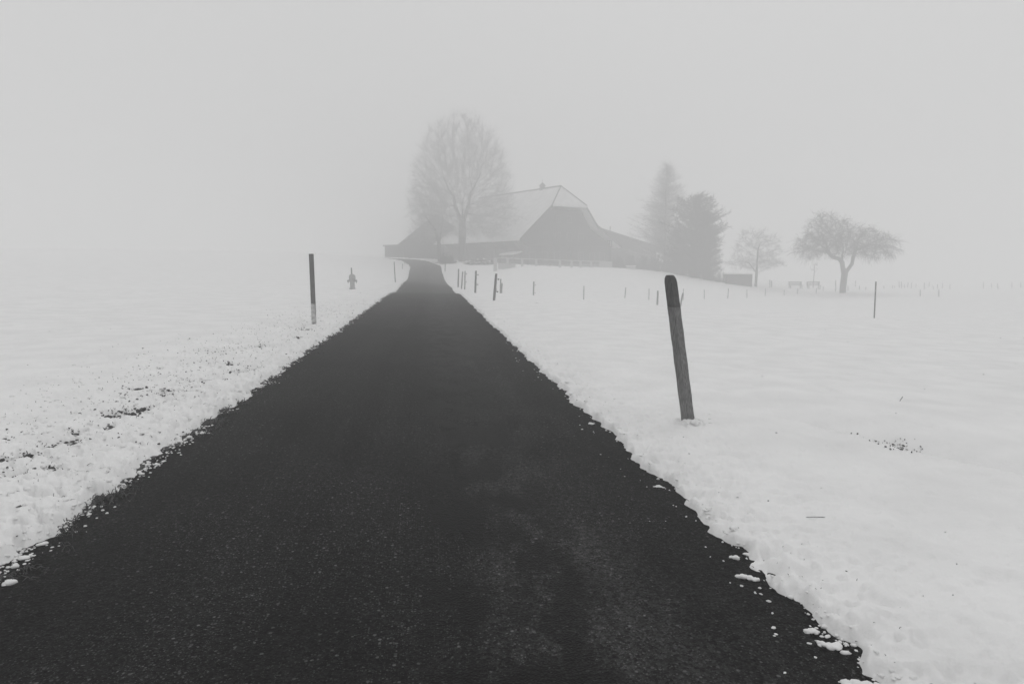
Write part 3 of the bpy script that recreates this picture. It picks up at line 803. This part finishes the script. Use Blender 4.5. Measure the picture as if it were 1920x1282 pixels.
d = MB().box(-4.58, -4.503, 11.0, 12.2, 1.0, 3.2).build('door', 'dark_wood', house); MB().box(-4.64, -4.585, 11.1, 11.14, 2.0, 2.15).build('handle', 'metal', d)
# balcony across the gable
bal = MB().box(-4.2, 12.2, .35, GV - .13, 4.35, 4.5).build('balcony', 'dark_wood', house)
MB().box(-4.2, 12.2, .33, .41, 5.3, 5.42).build('rail', 'dark_wood', bal)
for k in range(42): MB().box(-4.15 + k * .39, -4.15 + k * .39 + .24, .355, .385, 4.503, 5.297).build('baluster', 'dark_wood', bal)
for u0 in (-4.0, 0.0, 4.0, 8.0, 12.0): MB().box(u0 - .09, u0 + .09, .42, .6, B0, 4.345).build('balcony_post', 'dark_wood', house)
# brackets under the wide eaves
for k in range(9): MB().bar((-4.5, 2 + k * 2.9, 3.9), (EL + .3, 2 + k * 2.9, EZ - .12), .09, .09, 5).build('eave_bracket', 'dark_wood', house)
# little ridge turret
ct = MB().box(MID - .3, MID + .3, 6.3, 6.9, RZ - .4, RZ + .45).build('chimney', 'stone', house)
MB().loft([[(MID - .42, 6.18, RZ + .453), (MID + .42, 6.18, RZ + .453), (MID + .42, 7.02, RZ + .453), (MID - .42, 7.02, RZ + .453)], [(MID - .03, 6.57, RZ + .95), (MID + .03, 6.57, RZ + .95), (MID + .03, 6.63, RZ + .95), (MID - .03, 6.63, RZ + .95)]]).build('cap', 'tiles', ct)
MB().bar((MID, 6.6, RZ + .94), (MID, 6.6, RZ + 1.5), .05, .03, 6).build('finial', 'metal', ct)
# porch roof with snow along the side
MB().prism([(-4.52, 1.2, 3.55), (-6.2, 1.2, 3.15), (-6.2, 4.6, 3.15), (-4.52, 4.6, 3.55)], (0, 0, -.12)).build('porch_roof', 'snow', house)
for v0 in (1.35, 4.4): MB().box(-6.1, -5.98, v0, v0 + .12, .6, 3.02).build('porch_post', 'dark_wood', house)

def gable_barn(name, label, x0, x1, y0, depth, zb, ze0, ze1, xa, za, wall_top=None, ov=.5):
    """low barn, its gable towards the road"""
    r = empty(name, ((x0 + x1) / 2, y0, zb)); tag(r, label, 'barn')
    cx = (x0 + x1) / 2; a0, a1, ap = x0 - cx, x1 - cx, xa - cx
    MB().prism([(a0, 0, -.6), (a1, 0, -.6), (a1, 0, ze1 - zb - .15), (ap, 0, za - zb - .2), (a0, 0, ze0 - zb - .15)], (0, depth, 0)).build('wall', 'plank', r)
    for (p, q) in (((a0, ze0), (ap, za)), ((ap, za), (a1, ze1))):
        dx = q[0] - p[0]; sl = (q[1] - p[1]) / dx
        p2 = (p[0] - (ov if p[0] == a0 else 0), p[1] - (sl * ov if p[0] == a0 else 0)); q2 = (q[0] + (ov if q[0] == a1 else 0), q[1] + (sl * ov if q[0] == a1 else 0))
        MB().prism([(p2[0], -ov, p2[1] - zb + .05), (q2[0], -ov, q2[1] - zb + .05), (q2[0], depth + ov, q2[1] - zb + .05), (p2[0], depth + ov, p2[1] - zb + .05)], (0, 0, -.2)).build('roof', 'tiles', r)
    w = a1 - a0
    MB().box(a0 + .35 * w, a0 + .35 * w + 2.6, -.06, -.004, -.2, 2.3).build('door', 'dark_wood', r)
    for k in range(3): MB().box(a0 + .08 * w + k * 1.2, a0 + .08 * w + k * 1.2 + .7, -.07, -.004, 1.2, 1.9).build('window', 'glass', r)
    return r
gable_barn('barn', 'low dark barn wing behind the farmhouse at right, roof sloping down to the trees', 7.0, 24.2, 115.5, 8, .8, 6.0, 4.75, 13.2, 8.2)
gable_barn('barn', 'dark barn left of the tall tree with its roof falling to the left', -18.9, -6.0, 117, 9, 2.4, 5.35, 5.3, -12.8, 10.2)
# lean-to block at its left end
pL, pR = at(720, 459, 116), at(756, 457.5, 116)
r = empty('lean_to_shed', ((pL[0] + pR[0]) / 2, 116, 2.6)); tag(r, 'low flat-roofed dark shed at the far left end of the farm', 'shed')
hw = (pR[0] - pL[0]) / 2 - .12
MB().box(-hw, hw, 0, 5, -.6, 2.2).build('wall', 'plank', r)
MB().prism([(-hw - .25, -.4, 2.33), (hw + .1, -.4, 2.43), (hw + .1, 5.3, 2.43), (-hw - .25, 5.3, 2.33)], (0, 0, -.2)).build('roof', 'tiles', r)
MB().box(-.9, .5, -.06, -.004, -.2, 1.8).build('door', 'dark_wood', r)
# vent pipe on the right barn roof
r = empty('vent_pipe', (*at(1144, 436, 117)[:2], 6.9)); tag(r, 'tiny vent pipe sticking up from the right barn roof', 'vent pipe')
MB().bar((0, 0, -.2), (0, 0, 1.0), .09, .09, 8).build('pipe', 'metal', r); MB().lathe([(.16, 1.001), (.17, 1.06), (.05, 1.2)], 8).build('cap', 'metal', r)

# ---- white garden fence before the farmhouse
fr = empty('garden_fence', (0, 0, 0)); tag(fr, 'white painted garden fence with rails and posts in front of the farmhouse', 'fence')
def fpt(px):
    t = (px - 928) / (1146 - 928); Y = 77 + 19 * t
    a = (px - 960) / F_PX
    x = a * Y * 1.003; return np.array([x, Y])
def fz(p): return float(hgt(np.array([p[0]]), np.array([p[1]]))[0]) + .1
fposts = [929, 952, 979, 1005, 1049, 1070.5, 1087.5, 1107, 1124]
tops = {}
for k, px in enumerate(fposts):
    p = fpt(px); z = fz(p); w = .20 if k == 0 else .15
    zt = at(px, 482.5 + (px - 928) * .036, p[1])[2]; tops[px] = (p, zt)
    MB().bbox(p[0] - w, p[0] + w, p[1] - .08, p[1] + .08, min(z, zt - .9) - .25, zt - .02, .015).build('post', 'white_paint', fr)
for a_, b_ in zip(fposts[:-1], fposts[1:]):
    (pa, za), (pb, zb_) = tops[a_], tops[b_]
    MB().prism([(pa[0], pa[1] - .09, za), (pb[0], pb[1] - .09, zb_), (pb[0], pb[1] - .09, zb_ - .10), (pa[0], pa[1] - .09, za - .10)], (0, .14, 0)).build('rail', 'white_paint', fr)
def panel(a_, b_, f0, f1, nm='panel'):
    pa, pb = fpt(a_), fpt(b_); za = at(a_, 482.5 + (a_ - 928) * .036, pa[1])[2]; zb_ = at(b_, 482.5 + (b_ - 928) * .036, pb[1])[2]
    MB().prism([(pa[0], pa[1], za - f0), (pb[0], pb[1], zb_ - f0), (pb[0], pb[1], zb_ - f1), (pa[0], pa[1], za - f1)], (.03, .06, 0)).build(nm, 'white_paint', fr)
panel(1124.5, 1146, .0, 1.5)
panel(934, 966, .62, 1.3)
# white box beside the hedge
b = at(1183, 505, 92)
r = empty('planter_box', (b[0], b[1], b[2])); tag(r, 'small white box standing before the dark hedge right of the farmhouse', 'planter box')
MB().bbox(-.58, .58, -.25, .25, -.15, .42, .02).build('body', 'white_paint', r)
MB().bbox(-.62, .62, -.29, .29, .422, .52, .02).build('rim', 'snow', r)

# ---- garden shed box, benches
b = at(1386, 537.5, 86)
r = empty('garden_shed', b); tag(r, 'small dark boarded shed with a snowy flat roof beside the small round tree', 'shed')
for k in range(11):
    MB().box(-1.62 + k * .295, -1.62 + k * .295 + .28, 0, .04, -.2, 1.55).build('plank', 'dark_wood', r)
MB().box(-1.60, 1.60, .045, 1.6, -.2, 1.54).build('body', 'plank', r)
MB().bbox(-1.72, 1.72, -.12, 1.72, 1.56, 1.70, .03).build('roof', 'roof', r)
def bench(px, py, Y, label):
    b = at(px, py, Y); r = empty('bench', (b[0], b[1], b[2]), math.radians(4)); tag(r, label, 'bench', 'benches by the spreading tree')
    for k, z in enumerate((.52, .78)): MB().bbox(-.92, .92, .22, .26, z, z + .14, .01).build('back_board', 'frost', r)
    for k in range(2): MB().bbox(-.92, .92, -.2 + k * .2, -.02 + k * .2, .42, .46, .01).build('seat_board', 'frost', r)
    for s_ in (-.75, .75):
        MB().box(s_ - .04, s_ + .04, -.18, -.1, -.2, .415).build('leg', 'grey_wood', r); MB().box(s_ - .04, s_ + .04, .265, .33, -.2, .9).build('leg', 'grey_wood', r)
    return r
bench(1492, 541.5, 89, 'left one of the two pale slatted benches near the spreading tree')
bench(1526, 541.5, 89.5, 'right one of the two pale slatted benches near the spreading tree')
for k, (px, y0, y1) in enumerate(((1443.5, 525, 539), (1447, 526, 538))):
    thin_pole((px, y0), (px, y1), 88, .06, ['left one of two short stakes right of the small round tree', 'right one of two short stakes right of the small round tree'][k], None, 'fence', 'stakes by the small round tree', 'stake')

# ================================================================== TREES
def colonize(attr, nodes, parent, D, di, dk, iters, trop=(0, 0, 0), jit=.15):
    N = [np.array(p, float) for p in nodes]; P = list(parent); kids = [0] * len(N)
    for q in P:
        if q >= 0: kids[q] += 1
    arr = np.array(N); dm = np.sqrt(((attr[:, None] - arr[None]) ** 2).sum(-1)); near = dm.argmin(1); dist = dm.min(1)
    alive = dist > dk
    trop = np.array(trop, float)
    for it in range(iters):
        act = alive & (dist < di)
        if not act.any(): break
        ids = near[act]; A = attr[act]; base_ = np.array(N)[ids]
        dv = A - base_; dv /= np.linalg.norm(dv, axis=1, keepdims=True) + 1e-9
        uid, inv = np.unique(ids, return_inverse=True)
        sv = np.zeros((len(uid), 3)); np.add.at(sv, inv, dv)
        sv /= np.linalg.norm(sv, axis=1, keepdims=True) + 1e-9
        sv += trop + RNG.normal(0, jit, sv.shape); sv /= np.linalg.norm(sv, axis=1, keepdims=True) + 1e-9
        new = []; 
        for k, i in enumerate(uid):
            if kids[i] >= 4: continue
            N.append(N[i] + D * sv[k]); P.append(int(i)); kids[i] += 1; kids.append(0); new.append(len(N) - 1)
        if not new: break
        na = np.array([N[i] for i in new])
        d2 = np.sqrt(((attr[:, None] - na[None]) ** 2).sum(-1)); j = d2.argmin(1); dmin = d2[np.arange(len(attr)), j]
        b_ = dmin < dist; near = np.where(b_, np.array(new)[j], near); dist = np.where(b_, dmin, dist)
        alive &= dist > dk
    return np.array(N), np.array(P)
def radii(N, P, r_tip, r_base, ex=2.3, slim=0.0):
    r = np.zeros(len(N)); has = np.zeros(len(N), bool)
    for i in range(len(N) - 1, -1, -1):
        if not has[i]: r[i] = r_tip ** ex
        if P[i] >= 0: r[P[i]] += r[i]; has[P[i]] = True
    r = r ** (1 / ex)
    k = math.log(r_base / r_tip) / math.log(max(r[0] / r_tip, 1.01))
    r = r_tip * (r / r_tip) ** k
    return np.maximum(r * (r / r_base) ** slim, r_tip * .8), has
def twigs_from(N, P, r, sel, per, L, bias, wid, spread=1.0, droop=0.0, seg=3, cen=None, sub=0):
    ii = np.repeat(sel, per); n = len(ii)
    d = N[ii] - N[np.maximum(P[ii], 0)]; d /= np.linalg.norm(d, axis=1, keepdims=True) + 1e-9
    dr = d + spread * RNG.normal(0, .6, (n, 3)) + np.array(bias)
    if cen is not None:
        oc = N[ii] - cen; oc /= np.linalg.norm(oc, axis=1, keepdims=True) + 1e-9; dr += .5 * oc
    dr /= np.linalg.norm(dr, axis=1, keepdims=True) + 1e-9
    t = RNG.uniform(0, 1, (n, 1)); p = N[ii] * (1 - t) + N[np.maximum(P[ii], 0)] * t
    LL = L * RNG.uniform(.4, 1.25, (n, 1)); out_ = []
    for s in range(seg):
        q = p + dr * LL / seg
        out_.append(tubes(p, q, np.full(n, wid * (1 - .25 * s)), np.full(n, wid * (1 - .25 * (s + 1))), 3))
        for _ in range(sub):
            tt_ = RNG.uniform(0, 1, (n, 1)); a0 = p * (1 - tt_) + q * tt_
            d2 = dr + RNG.normal(0, .55, (n, 3)) + np.array([0, 0, -droop]); d2 /= np.linalg.norm(d2, axis=1, keepdims=True) + 1e-9
            out_.append(tubes(a0, a0 + d2 * LL * RNG.uniform(.25, .6, (n, 1)), np.full(n, wid * .75), np.full(n, wid * .4), 3))
        p = q; dr = dr + RNG.normal(0, .18, (n, 3)) + np.array([0, 0, -droop]); dr /= np.linalg.norm(dr, axis=1, keepdims=True) + 1e-9
    return out_
def tree_obj(name, label, N, P, r, base_, twl, cut, bark='bark', twm='twig', group=None):
    """trunk = the thick limbs, crown = thin branches and twigs; coordinates relative to the foot"""
    root = empty(name, base_); tag(root, label, 'tree', group)
    e = np.where(P >= 0)[0]
    a, b = N[P[e]], N[e]; ra = np.minimum(r[P[e]], r[e] * 1.5); rb = r[e]
    th = rb >= cut
    ext = (b - a) * .04
    V_, F_ = tubes(a[th] - ext[th], b[th] + ext[th], ra[th], rb[th], 9); link('trunk', V_, F_, bark, root, True)
    parts = [tubes(a[~th], b[~th], ra[~th], rb[~th], 4)] + twl
    V_, F_ = merge(parts); link('crown', V_, F_, twm, root)
    return root
def ellip(n, c, rad, shape=None, hollow=.0):
    P_ = RNG.normal(0, 1, (n, 3)); P_ /= np.linalg.norm(P_, axis=1, keepdims=True)
    P_ *= (hollow + (1 - hollow) * RNG.uniform(0, 1, (n, 1)) ** (1 / 2.4))
    return P_ * np.array(rad) + np.array(c)

def gz(x, y): return float(snow_z(x, y)[0])
# --- tall lime tree beside the road
p = at(866, 470, 98); bx_, by_ = p[0], p[1]; bz = gz(bx_, by_)
def dome(n, zc, z0, z1, wx, wy):
    o_ = []
    while len(o_) < n:
        x_, y_, z_ = RNG.uniform(-1, 1), RNG.uniform(-1, 1), RNG.uniform(z0, z1)
        k_ = math.sqrt(max(0, 1 - ((z_ - zc) / (z1 - zc)) ** 2)) if z_ > zc else .88 + .12 * (z_ - z0) / (zc - z0)
        if x_ * x_ + y_ * y_ < k_ * k_: o_.append((x_ * wx, y_ * wy, z_))
    return np.array(o_)
attr = np.concatenate([dome(4200, 8.5, 3.4, 20.6, 7.3, 6.6), ellip(260, (4.2, -.5, 6.0), (4.6, 3, 1.8))])
tr = [(0, 0, -.4), (0, 0, 1.0), (.02, 0, 2.2), (.05, .0, 3.3), (.1, 0, 4.4), (.05, 0, 5.5), (-.45, .1, 6.6), (-.9, .1, 7.8), (-1.1, .2, 9.2), (.6, -.1, 6.7), (1.0, 0, 8.0), (1.2, .1, 9.4), (.1, .3, 6.9), (.05, .6, 8.2)]
pa = [-1, 0, 1, 2, 3, 4, 5, 6, 7, 5, 9, 10, 5, 12]
N, P = colonize(attr, tr, pa, .38, 5, .5, 110, (0, 0, .22))
r, has = radii(N, P, .010, .52, 2.3, .35)
sel = np.where(r < .02)[0]
tw = twigs_from(N, P, r, sel, 4, 1.15, (0, 0, .35), .0085, 1.0, -.02, 2, np.array([0, 0, 8.]), 1)
tree_obj('lime_tree', 'tall broad bare tree with upright limbs towering beside the farmhouse', N, P, r, (bx_, by_, bz), tw, .05, 'bark', 'rime_haze')
# --- its thinner neighbour
p = at(824, 480, 97); bx2, by2 = p[0], p[1]; bz2 = gz(bx2, by2)
attr = np.concatenate([ellip(700, (-1.2, 0, 6.8), (3.6, 3.4, 4.8)), ellip(200, (-2.4, 0, 3.8), (2.4, 2.2, 1.8))])
attr = attr[attr[:, 2] > 1.4]
tr = [(0, 0, -.4), (0, 0, .8), (-.02, 0, 1.6), (-.05, 0, 2.4), (-.3, 0, 3.4), (.15, 0, 3.4), (-.7, 0, 4.6), (.3, 0, 4.6)]
N, P = colonize(attr, tr, [-1, 0, 1, 2, 3, 3, 4, 5], .4, 4, .6, 60, (0, 0, .2))
r, has = radii(N, P, .010, .27, 2.3, .3); sel = np.where(r < .045)[0]
tw = twigs_from(N, P, r, sel, 3, 1.1, (0, 0, .3), .009, 1.0, 0, 3, None, 1)
tree_obj('lime_tree', 'smaller bare tree merging into the left side of the tall tree', N, P, r, (bx2, by2, bz2), tw, .045, 'bark', 'rime_haze')

# --- small round tree by the shed
p = at(1417, 537.5, 87); b3 = (p[0], p[1], p[2] - .05)
attr = np.concatenate([ellip(620, (0, 0, 4.4), (3.3, 3.1, 3.2)), ellip(320, (-.1, 0, 3.0), (4.0, 3.6, 1.0))]); attr = attr[(attr[:, 2] > 2.0) & (np.abs(attr[:, 0]) < 4.1 - .42 * np.maximum(attr[:, 2] - 3, 0))]
tr = [(0, 0, -.3), (0, 0, .6), (.02, 0, 1.2), (.04, 0, 1.8), (.05, 0, 2.4), (.06, 0, 3.0), (.07, 0, 3.8), (.1, 0, 4.8), (-.5, -.1, 2.4), (-1.0, -.15, 3.0)]
N, P = colonize(attr, tr, [-1, 0, 1, 2, 3, 4, 5, 6, 3, 8], .3, 3, .46, 50, (0, 0, .05))
r, has = radii(N, P, .009, .17, 2.3, .15); sel = np.where(r < .04)[0]
tw = twigs_from(N, P, r, sel, 4, .65, (0, 0, .1), .0085, 1.0, .02, 2, None, 1)
tree_obj('fruit_tree', 'small bare tree with a rounded crown next to the little shed', N, P, r, b3, tw, .04, 'bark', 'rime_haze')

# --- spreading forked tree
p = at(1580, 547.5, 80); b4 = (p[0], p[1], p[2] - .05)
attr = np.concatenate([ellip(560, (.2, 0, 6.0), (5.0, 4.2, 1.9)), ellip(260, (-1.8, 0, 7.3), (2.9, 2.8, 1.8)), ellip(260, (3.8, 0, 5.3), (2.6, 2.6, 1.7)), ellip(220, (-3.9, 0, 5.4), (2.2, 2.2, 1.8)), ellip(90, (-2.9, 0, 8.6), (1.1, 1.2, .8))])
attr = attr[attr[:, 2] > 3.6]
tr = [(0, 0, -.3), (.0, 0, .7), (.05, 0, 1.5), (.1, 0, 2.2), (-.15, 0, 2.9), (-.25, 0, 3.5), (-.6, 0, 3.9), (-1.3, .1, 4.1), (-1.9, .2, 4.7), (.5, 0, 2.7), (.9, 0, 3.3), (1.0, 0, 4.0), (1.2, 0, 4.8), (-.2, .2, 4.4)]
N, P = colonize(attr, tr, [-1, 0, 1, 2, 3, 4, 5, 6, 7, 3, 9, 10, 11, 5], .32, 3.2, .5, 60, (0, 0, .02), .25)
r, has = radii(N, P, .010, .36); sel = np.where(r < .05)[0]
tw = twigs_from(N, P, r, sel, 5, 1.0, (0, 0, -.25), .0100, 1.2, .22, 3, None, 1)
tree_obj('spreading_tree', 'wide spreading bare tree with a forked trunk and drooping twigs in the field', N, P, r, b4, tw, .05)

# --- young sapling behind the benches
p = at(1525, 535, 92); b5 = (p[0], p[1], gz(p[0], p[1]))
attr = ellip(60, (0, 0, 2.7), (.7, .7, .7))
N, P = colonize(attr, [(0, 0, -.2), (0, 0, .7), (.02, 0, 1.4), (.03, 0, 2.0)], [-1, 0, 1, 2], .22, 2, .3, 20)
r, has = radii(N, P, .008, .045); tw = twigs_from(N, P, r, np.where(r < .03)[0], 2, .35, (0, 0, .1), .006, 1, 0, 2)
tree_obj('sapling', 'thin young sapling rising behind the right-hand bench', N, P, r, b5, tw, .02, 'bark', 'frost')

# --- larch: straight stem, thin whorls with hanging twigs
def conifer(name, label, base_, Hh, prof, whorl, nb, stem, twigL, per, wid, mat, lift=.1, seed=1, z0=1.2, needle=False):
    g = np.random.default_rng(seed)
    N_ = [np.array([0, 0, -.4])]; P_ = [-1]; k = 24
    for i in range(1, k + 1): N_.append(np.array([.05 * math.sin(i), .05 * math.cos(i * 1.3), Hh * i / k])); P_.append(i - 1)
    rad = [stem * (1 - .97 * i / k) for i in range(k + 1)]
    br = []
    z = z0
    while z < Hh * .985:
        for b_ in range(nb):
            zz = z + g.uniform(-.5, .5) * whorl; L_ = prof(min(max(zz / Hh, 0), 1)) * (g.uniform(.7, 1.04) * (1 + .12 * math.sin(5 * zz)) if needle else g.uniform(.55, 1.12))
            if L_ < .08 or zz > Hh * .98: continue
            az = g.uniform(0, 6.28); nseg = max(2, int(L_ / .45)); par = int(np.clip(zz / Hh * k, 0, k - 1)); pos = np.array([0, 0, zz]); d_ = np.array([math.cos(az), math.sin(az), lift + g.uniform(-.15, .15)])
            for s_ in range(nseg):
                pos = pos + d_ * (L_ / nseg); d_ = d_ + np.array([g.normal(0, .10), g.normal(0, .10), .06 if needle else .03])
                N_.append(pos.copy()); P_.append(par); par = len(N_) - 1; rad.append(max(.006, .035 * (L_ / 4) * (1 - s_ / nseg)) if s_ else .03 * L_ / 4 + .01); br.append(par)
        z += whorl
    N_ = np.array(N_); P_ = np.array(P_); rad = np.array(rad)
    tw = twigs_from(N_, P_, rad, np.array(br), per, twigL, (0, 0, .12 if needle else -.1), wid, 1.3, 0 if needle else .05, 2, None, 1)
    # stem branches start at the trunk axis
    root = empty(name, base_); tag(root, label, 'tree')
    a_, b_ = N_[P_[1:k + 1]], N_[1:k + 1]
    V_, F_ = tubes(a_, b_, np.array(rad[:k]), np.array(rad[1:k + 1]), 9); link('trunk', V_, F_, 'bark', root, True)
    e = np.arange(k + 1, len(N_)); a_ = N_[P_[e]].copy(); first = P_[e] <= k; a_[first] = N_[e][first] * np.array([0.0, 0.0, 1.0])
    V_, F_ = merge([tubes(a_, N_[e], rad[e] * 1.1, rad[e], 4)] + tw); link('crown', V_, F_, mat, root)
    return root
p = at(1245, 512, 98); zb = gz(p[0], p[1])
def larch_prof(t): return 6.3 * (1 - t) ** .8 * (0.7 + .3 * min(1, t / .3)) + .02
conifer('larch', 'pale slender conical larch rising between the farmhouse and the dark pine', (p[0], p[1], zb), at(1245, 305, 98)[2] - zb, larch_prof, .30, 7, .2, .8, 7, .0085, 'rime_haze', .2, 3, 1.8)
p = at(1303, 524, 91); zb = gz(p[0], p[1])
def pine_prof(t): return 3.7 * math.sqrt(max(0.0, 1 - ((t - .33) / .69) ** 2)) + .05
conifer('pine', 'dense dark bushy pine standing right of the larch', (p[0], p[1], zb), at(1296, 367, 91)[2] - zb, pine_prof, .30, 7, .22, .55, 12, .016, 'needle', .28, 9, .5, True)
p = at(1322, 526, 90); zb = gz(p[0], p[1])
conifer('pine', 'lower dark pine crowding the right flank of the dense one', (p[0], p[1], zb), at(1326, 398, 90)[2] - zb, lambda t: 2.0 * max(0.0, 1 - max(0, t - .4) / .66) ** .8 + .1, .30, 7, .16, .5, 13, .016, 'needle', .35, 13, .4, True)
p = at(1268, 520, 93); zb = gz(p[0], p[1])
conifer('pine', 'short dark pine filling the gap before the larch trunk', (p[0], p[1], zb), at(1270, 432, 93)[2] - zb, lambda t: 2.3 * max(0.0, 1 - t) ** .7 + .1, .34, 6, .14, .5, 13, .016, 'needle', .4, 17, .3, True)

# --- shrubs and hedge
def shrub(name, label, px, py, Y, w, h, dense, mat, wid=.011, group=None, cat='shrub', snow=False):
    p = at(px, py, Y); zb_ = gz(p[0], p[1])
    n = dense; az = RNG.uniform(0, 6.28, n); el = RNG.uniform(.15, 1.0, n)
    root = empty(name, (p[0], p[1], zb_)); tag(root, label, cat, group)
    a_ = np.stack([RNG.normal(0, w * .18, n), RNG.normal(0, w * .18, n), np.full(n, -.1)], 1)
    d_ = np.stack([np.cos(az) * (1 - el) * w, np.sin(az) * (1 - el) * w, el * h], 1) * RNG.uniform(.55, 1.08, (n, 1))
    m_ = a_ + d_ * .5 + RNG.normal(0, .06, (n, 3)); t_ = a_ + d_
    V_, F_ = merge([tubes(a_, m_, np.full(n, .02), np.full(n, .014), 4), tubes(m_, t_, np.full(n, .014), np.full(n, .006), 3)]); link('stems', V_, F_, 'bark', root)
    k = 22; ii = np.repeat(np.arange(n), k); u_ = RNG.uniform(.25, 1, (len(ii), 1)); q = a_[ii] + d_[ii] * u_
    dd = RNG.normal(0, 1, (len(ii), 3)); dd /= np.linalg.norm(dd, axis=1, keepdims=True); dd[:, 2] = np.abs(dd[:, 2]) * .7
    V_, F_ = tubes(q, q + dd * RNG.uniform(.12, .42, (len(ii), 1)), np.full(len(ii), wid), np.full(len(ii), wid * .3), 3); link('foliage', V_, F_, mat, root)
    if snow:
        s_ = RNG.choice(len(q), 40, replace=False); V_, F_ = lumps(q[s_] + np.array([0, 0, .1]), RNG.uniform(.06, .17, 40), .5, .2); link('snow_clumps', V_, F_, 'snow', root, True)
    return root
hs = [(1158, 507, 97, 1.6, 2.2), (1182, 509, 99, 1.7, 2.5), (1206, 510, 97, 1.7, 2.4), (1230, 513, 96, 1.8, 2.7), (1254, 516, 94, 1.8, 2.8), (1278, 521, 91, 1.9, 3.0), (1304, 525, 89, 1.9, 2.8), (1328, 529, 88, 1.4, 1.9)]
for k, (px, py, Y, w, h) in enumerate(hs):
    shrub('hedge_shrub', f'{ORD[k]} dark shrub from the left in the hedge right of the farmhouse', px, py, Y, w, h, 120, 'needle', .02, 'shrubs of the dark hedge')
shrub('shrub', 'wispy pale bush between the dark hedge and the little shed', 1350, 533, 87, 1.0, 2.0, 50, 'frost', .008)
shrub('shrub', 'dark low bush at the foot of the two tall trees by the road', 838, 491, 91, 2.0, 1.5, 130, 'needle', .02)
for k, (px, py) in enumerate(((885, 497), (901, 498), (917, 499))):
    shrub('garden_shrub', ['left one', 'middle one', 'right one'][k] + ' of three low snow-flecked shrubs left of the white fence', px, py, 84, 1.1, .8, 50, 'twig', .010, 'snow-flecked shrubs', 'shrub', True)

# ================================================================== HAZE
m, n_, l_, b_ = new_mat('haze')
n_.remove(b_)
pv = n_.new('ShaderNodeVolumePrincipled')
pv.inputs['Color'].default_value = (.98, .98, .98, 1)
pv.inputs['Density'].default_value = FOG_DENSITY
pv.inputs['Anisotropy'].default_value = 0.0
l_.new(pv.outputs[0], n_['Material Output'].inputs['Volume'])
hz_ = MB().box(-680, 680, -680, 680, -14, 26).build('haze', m)
tag(hz_, 'even pale winter fog filling the whole landscape', kind='stuff')
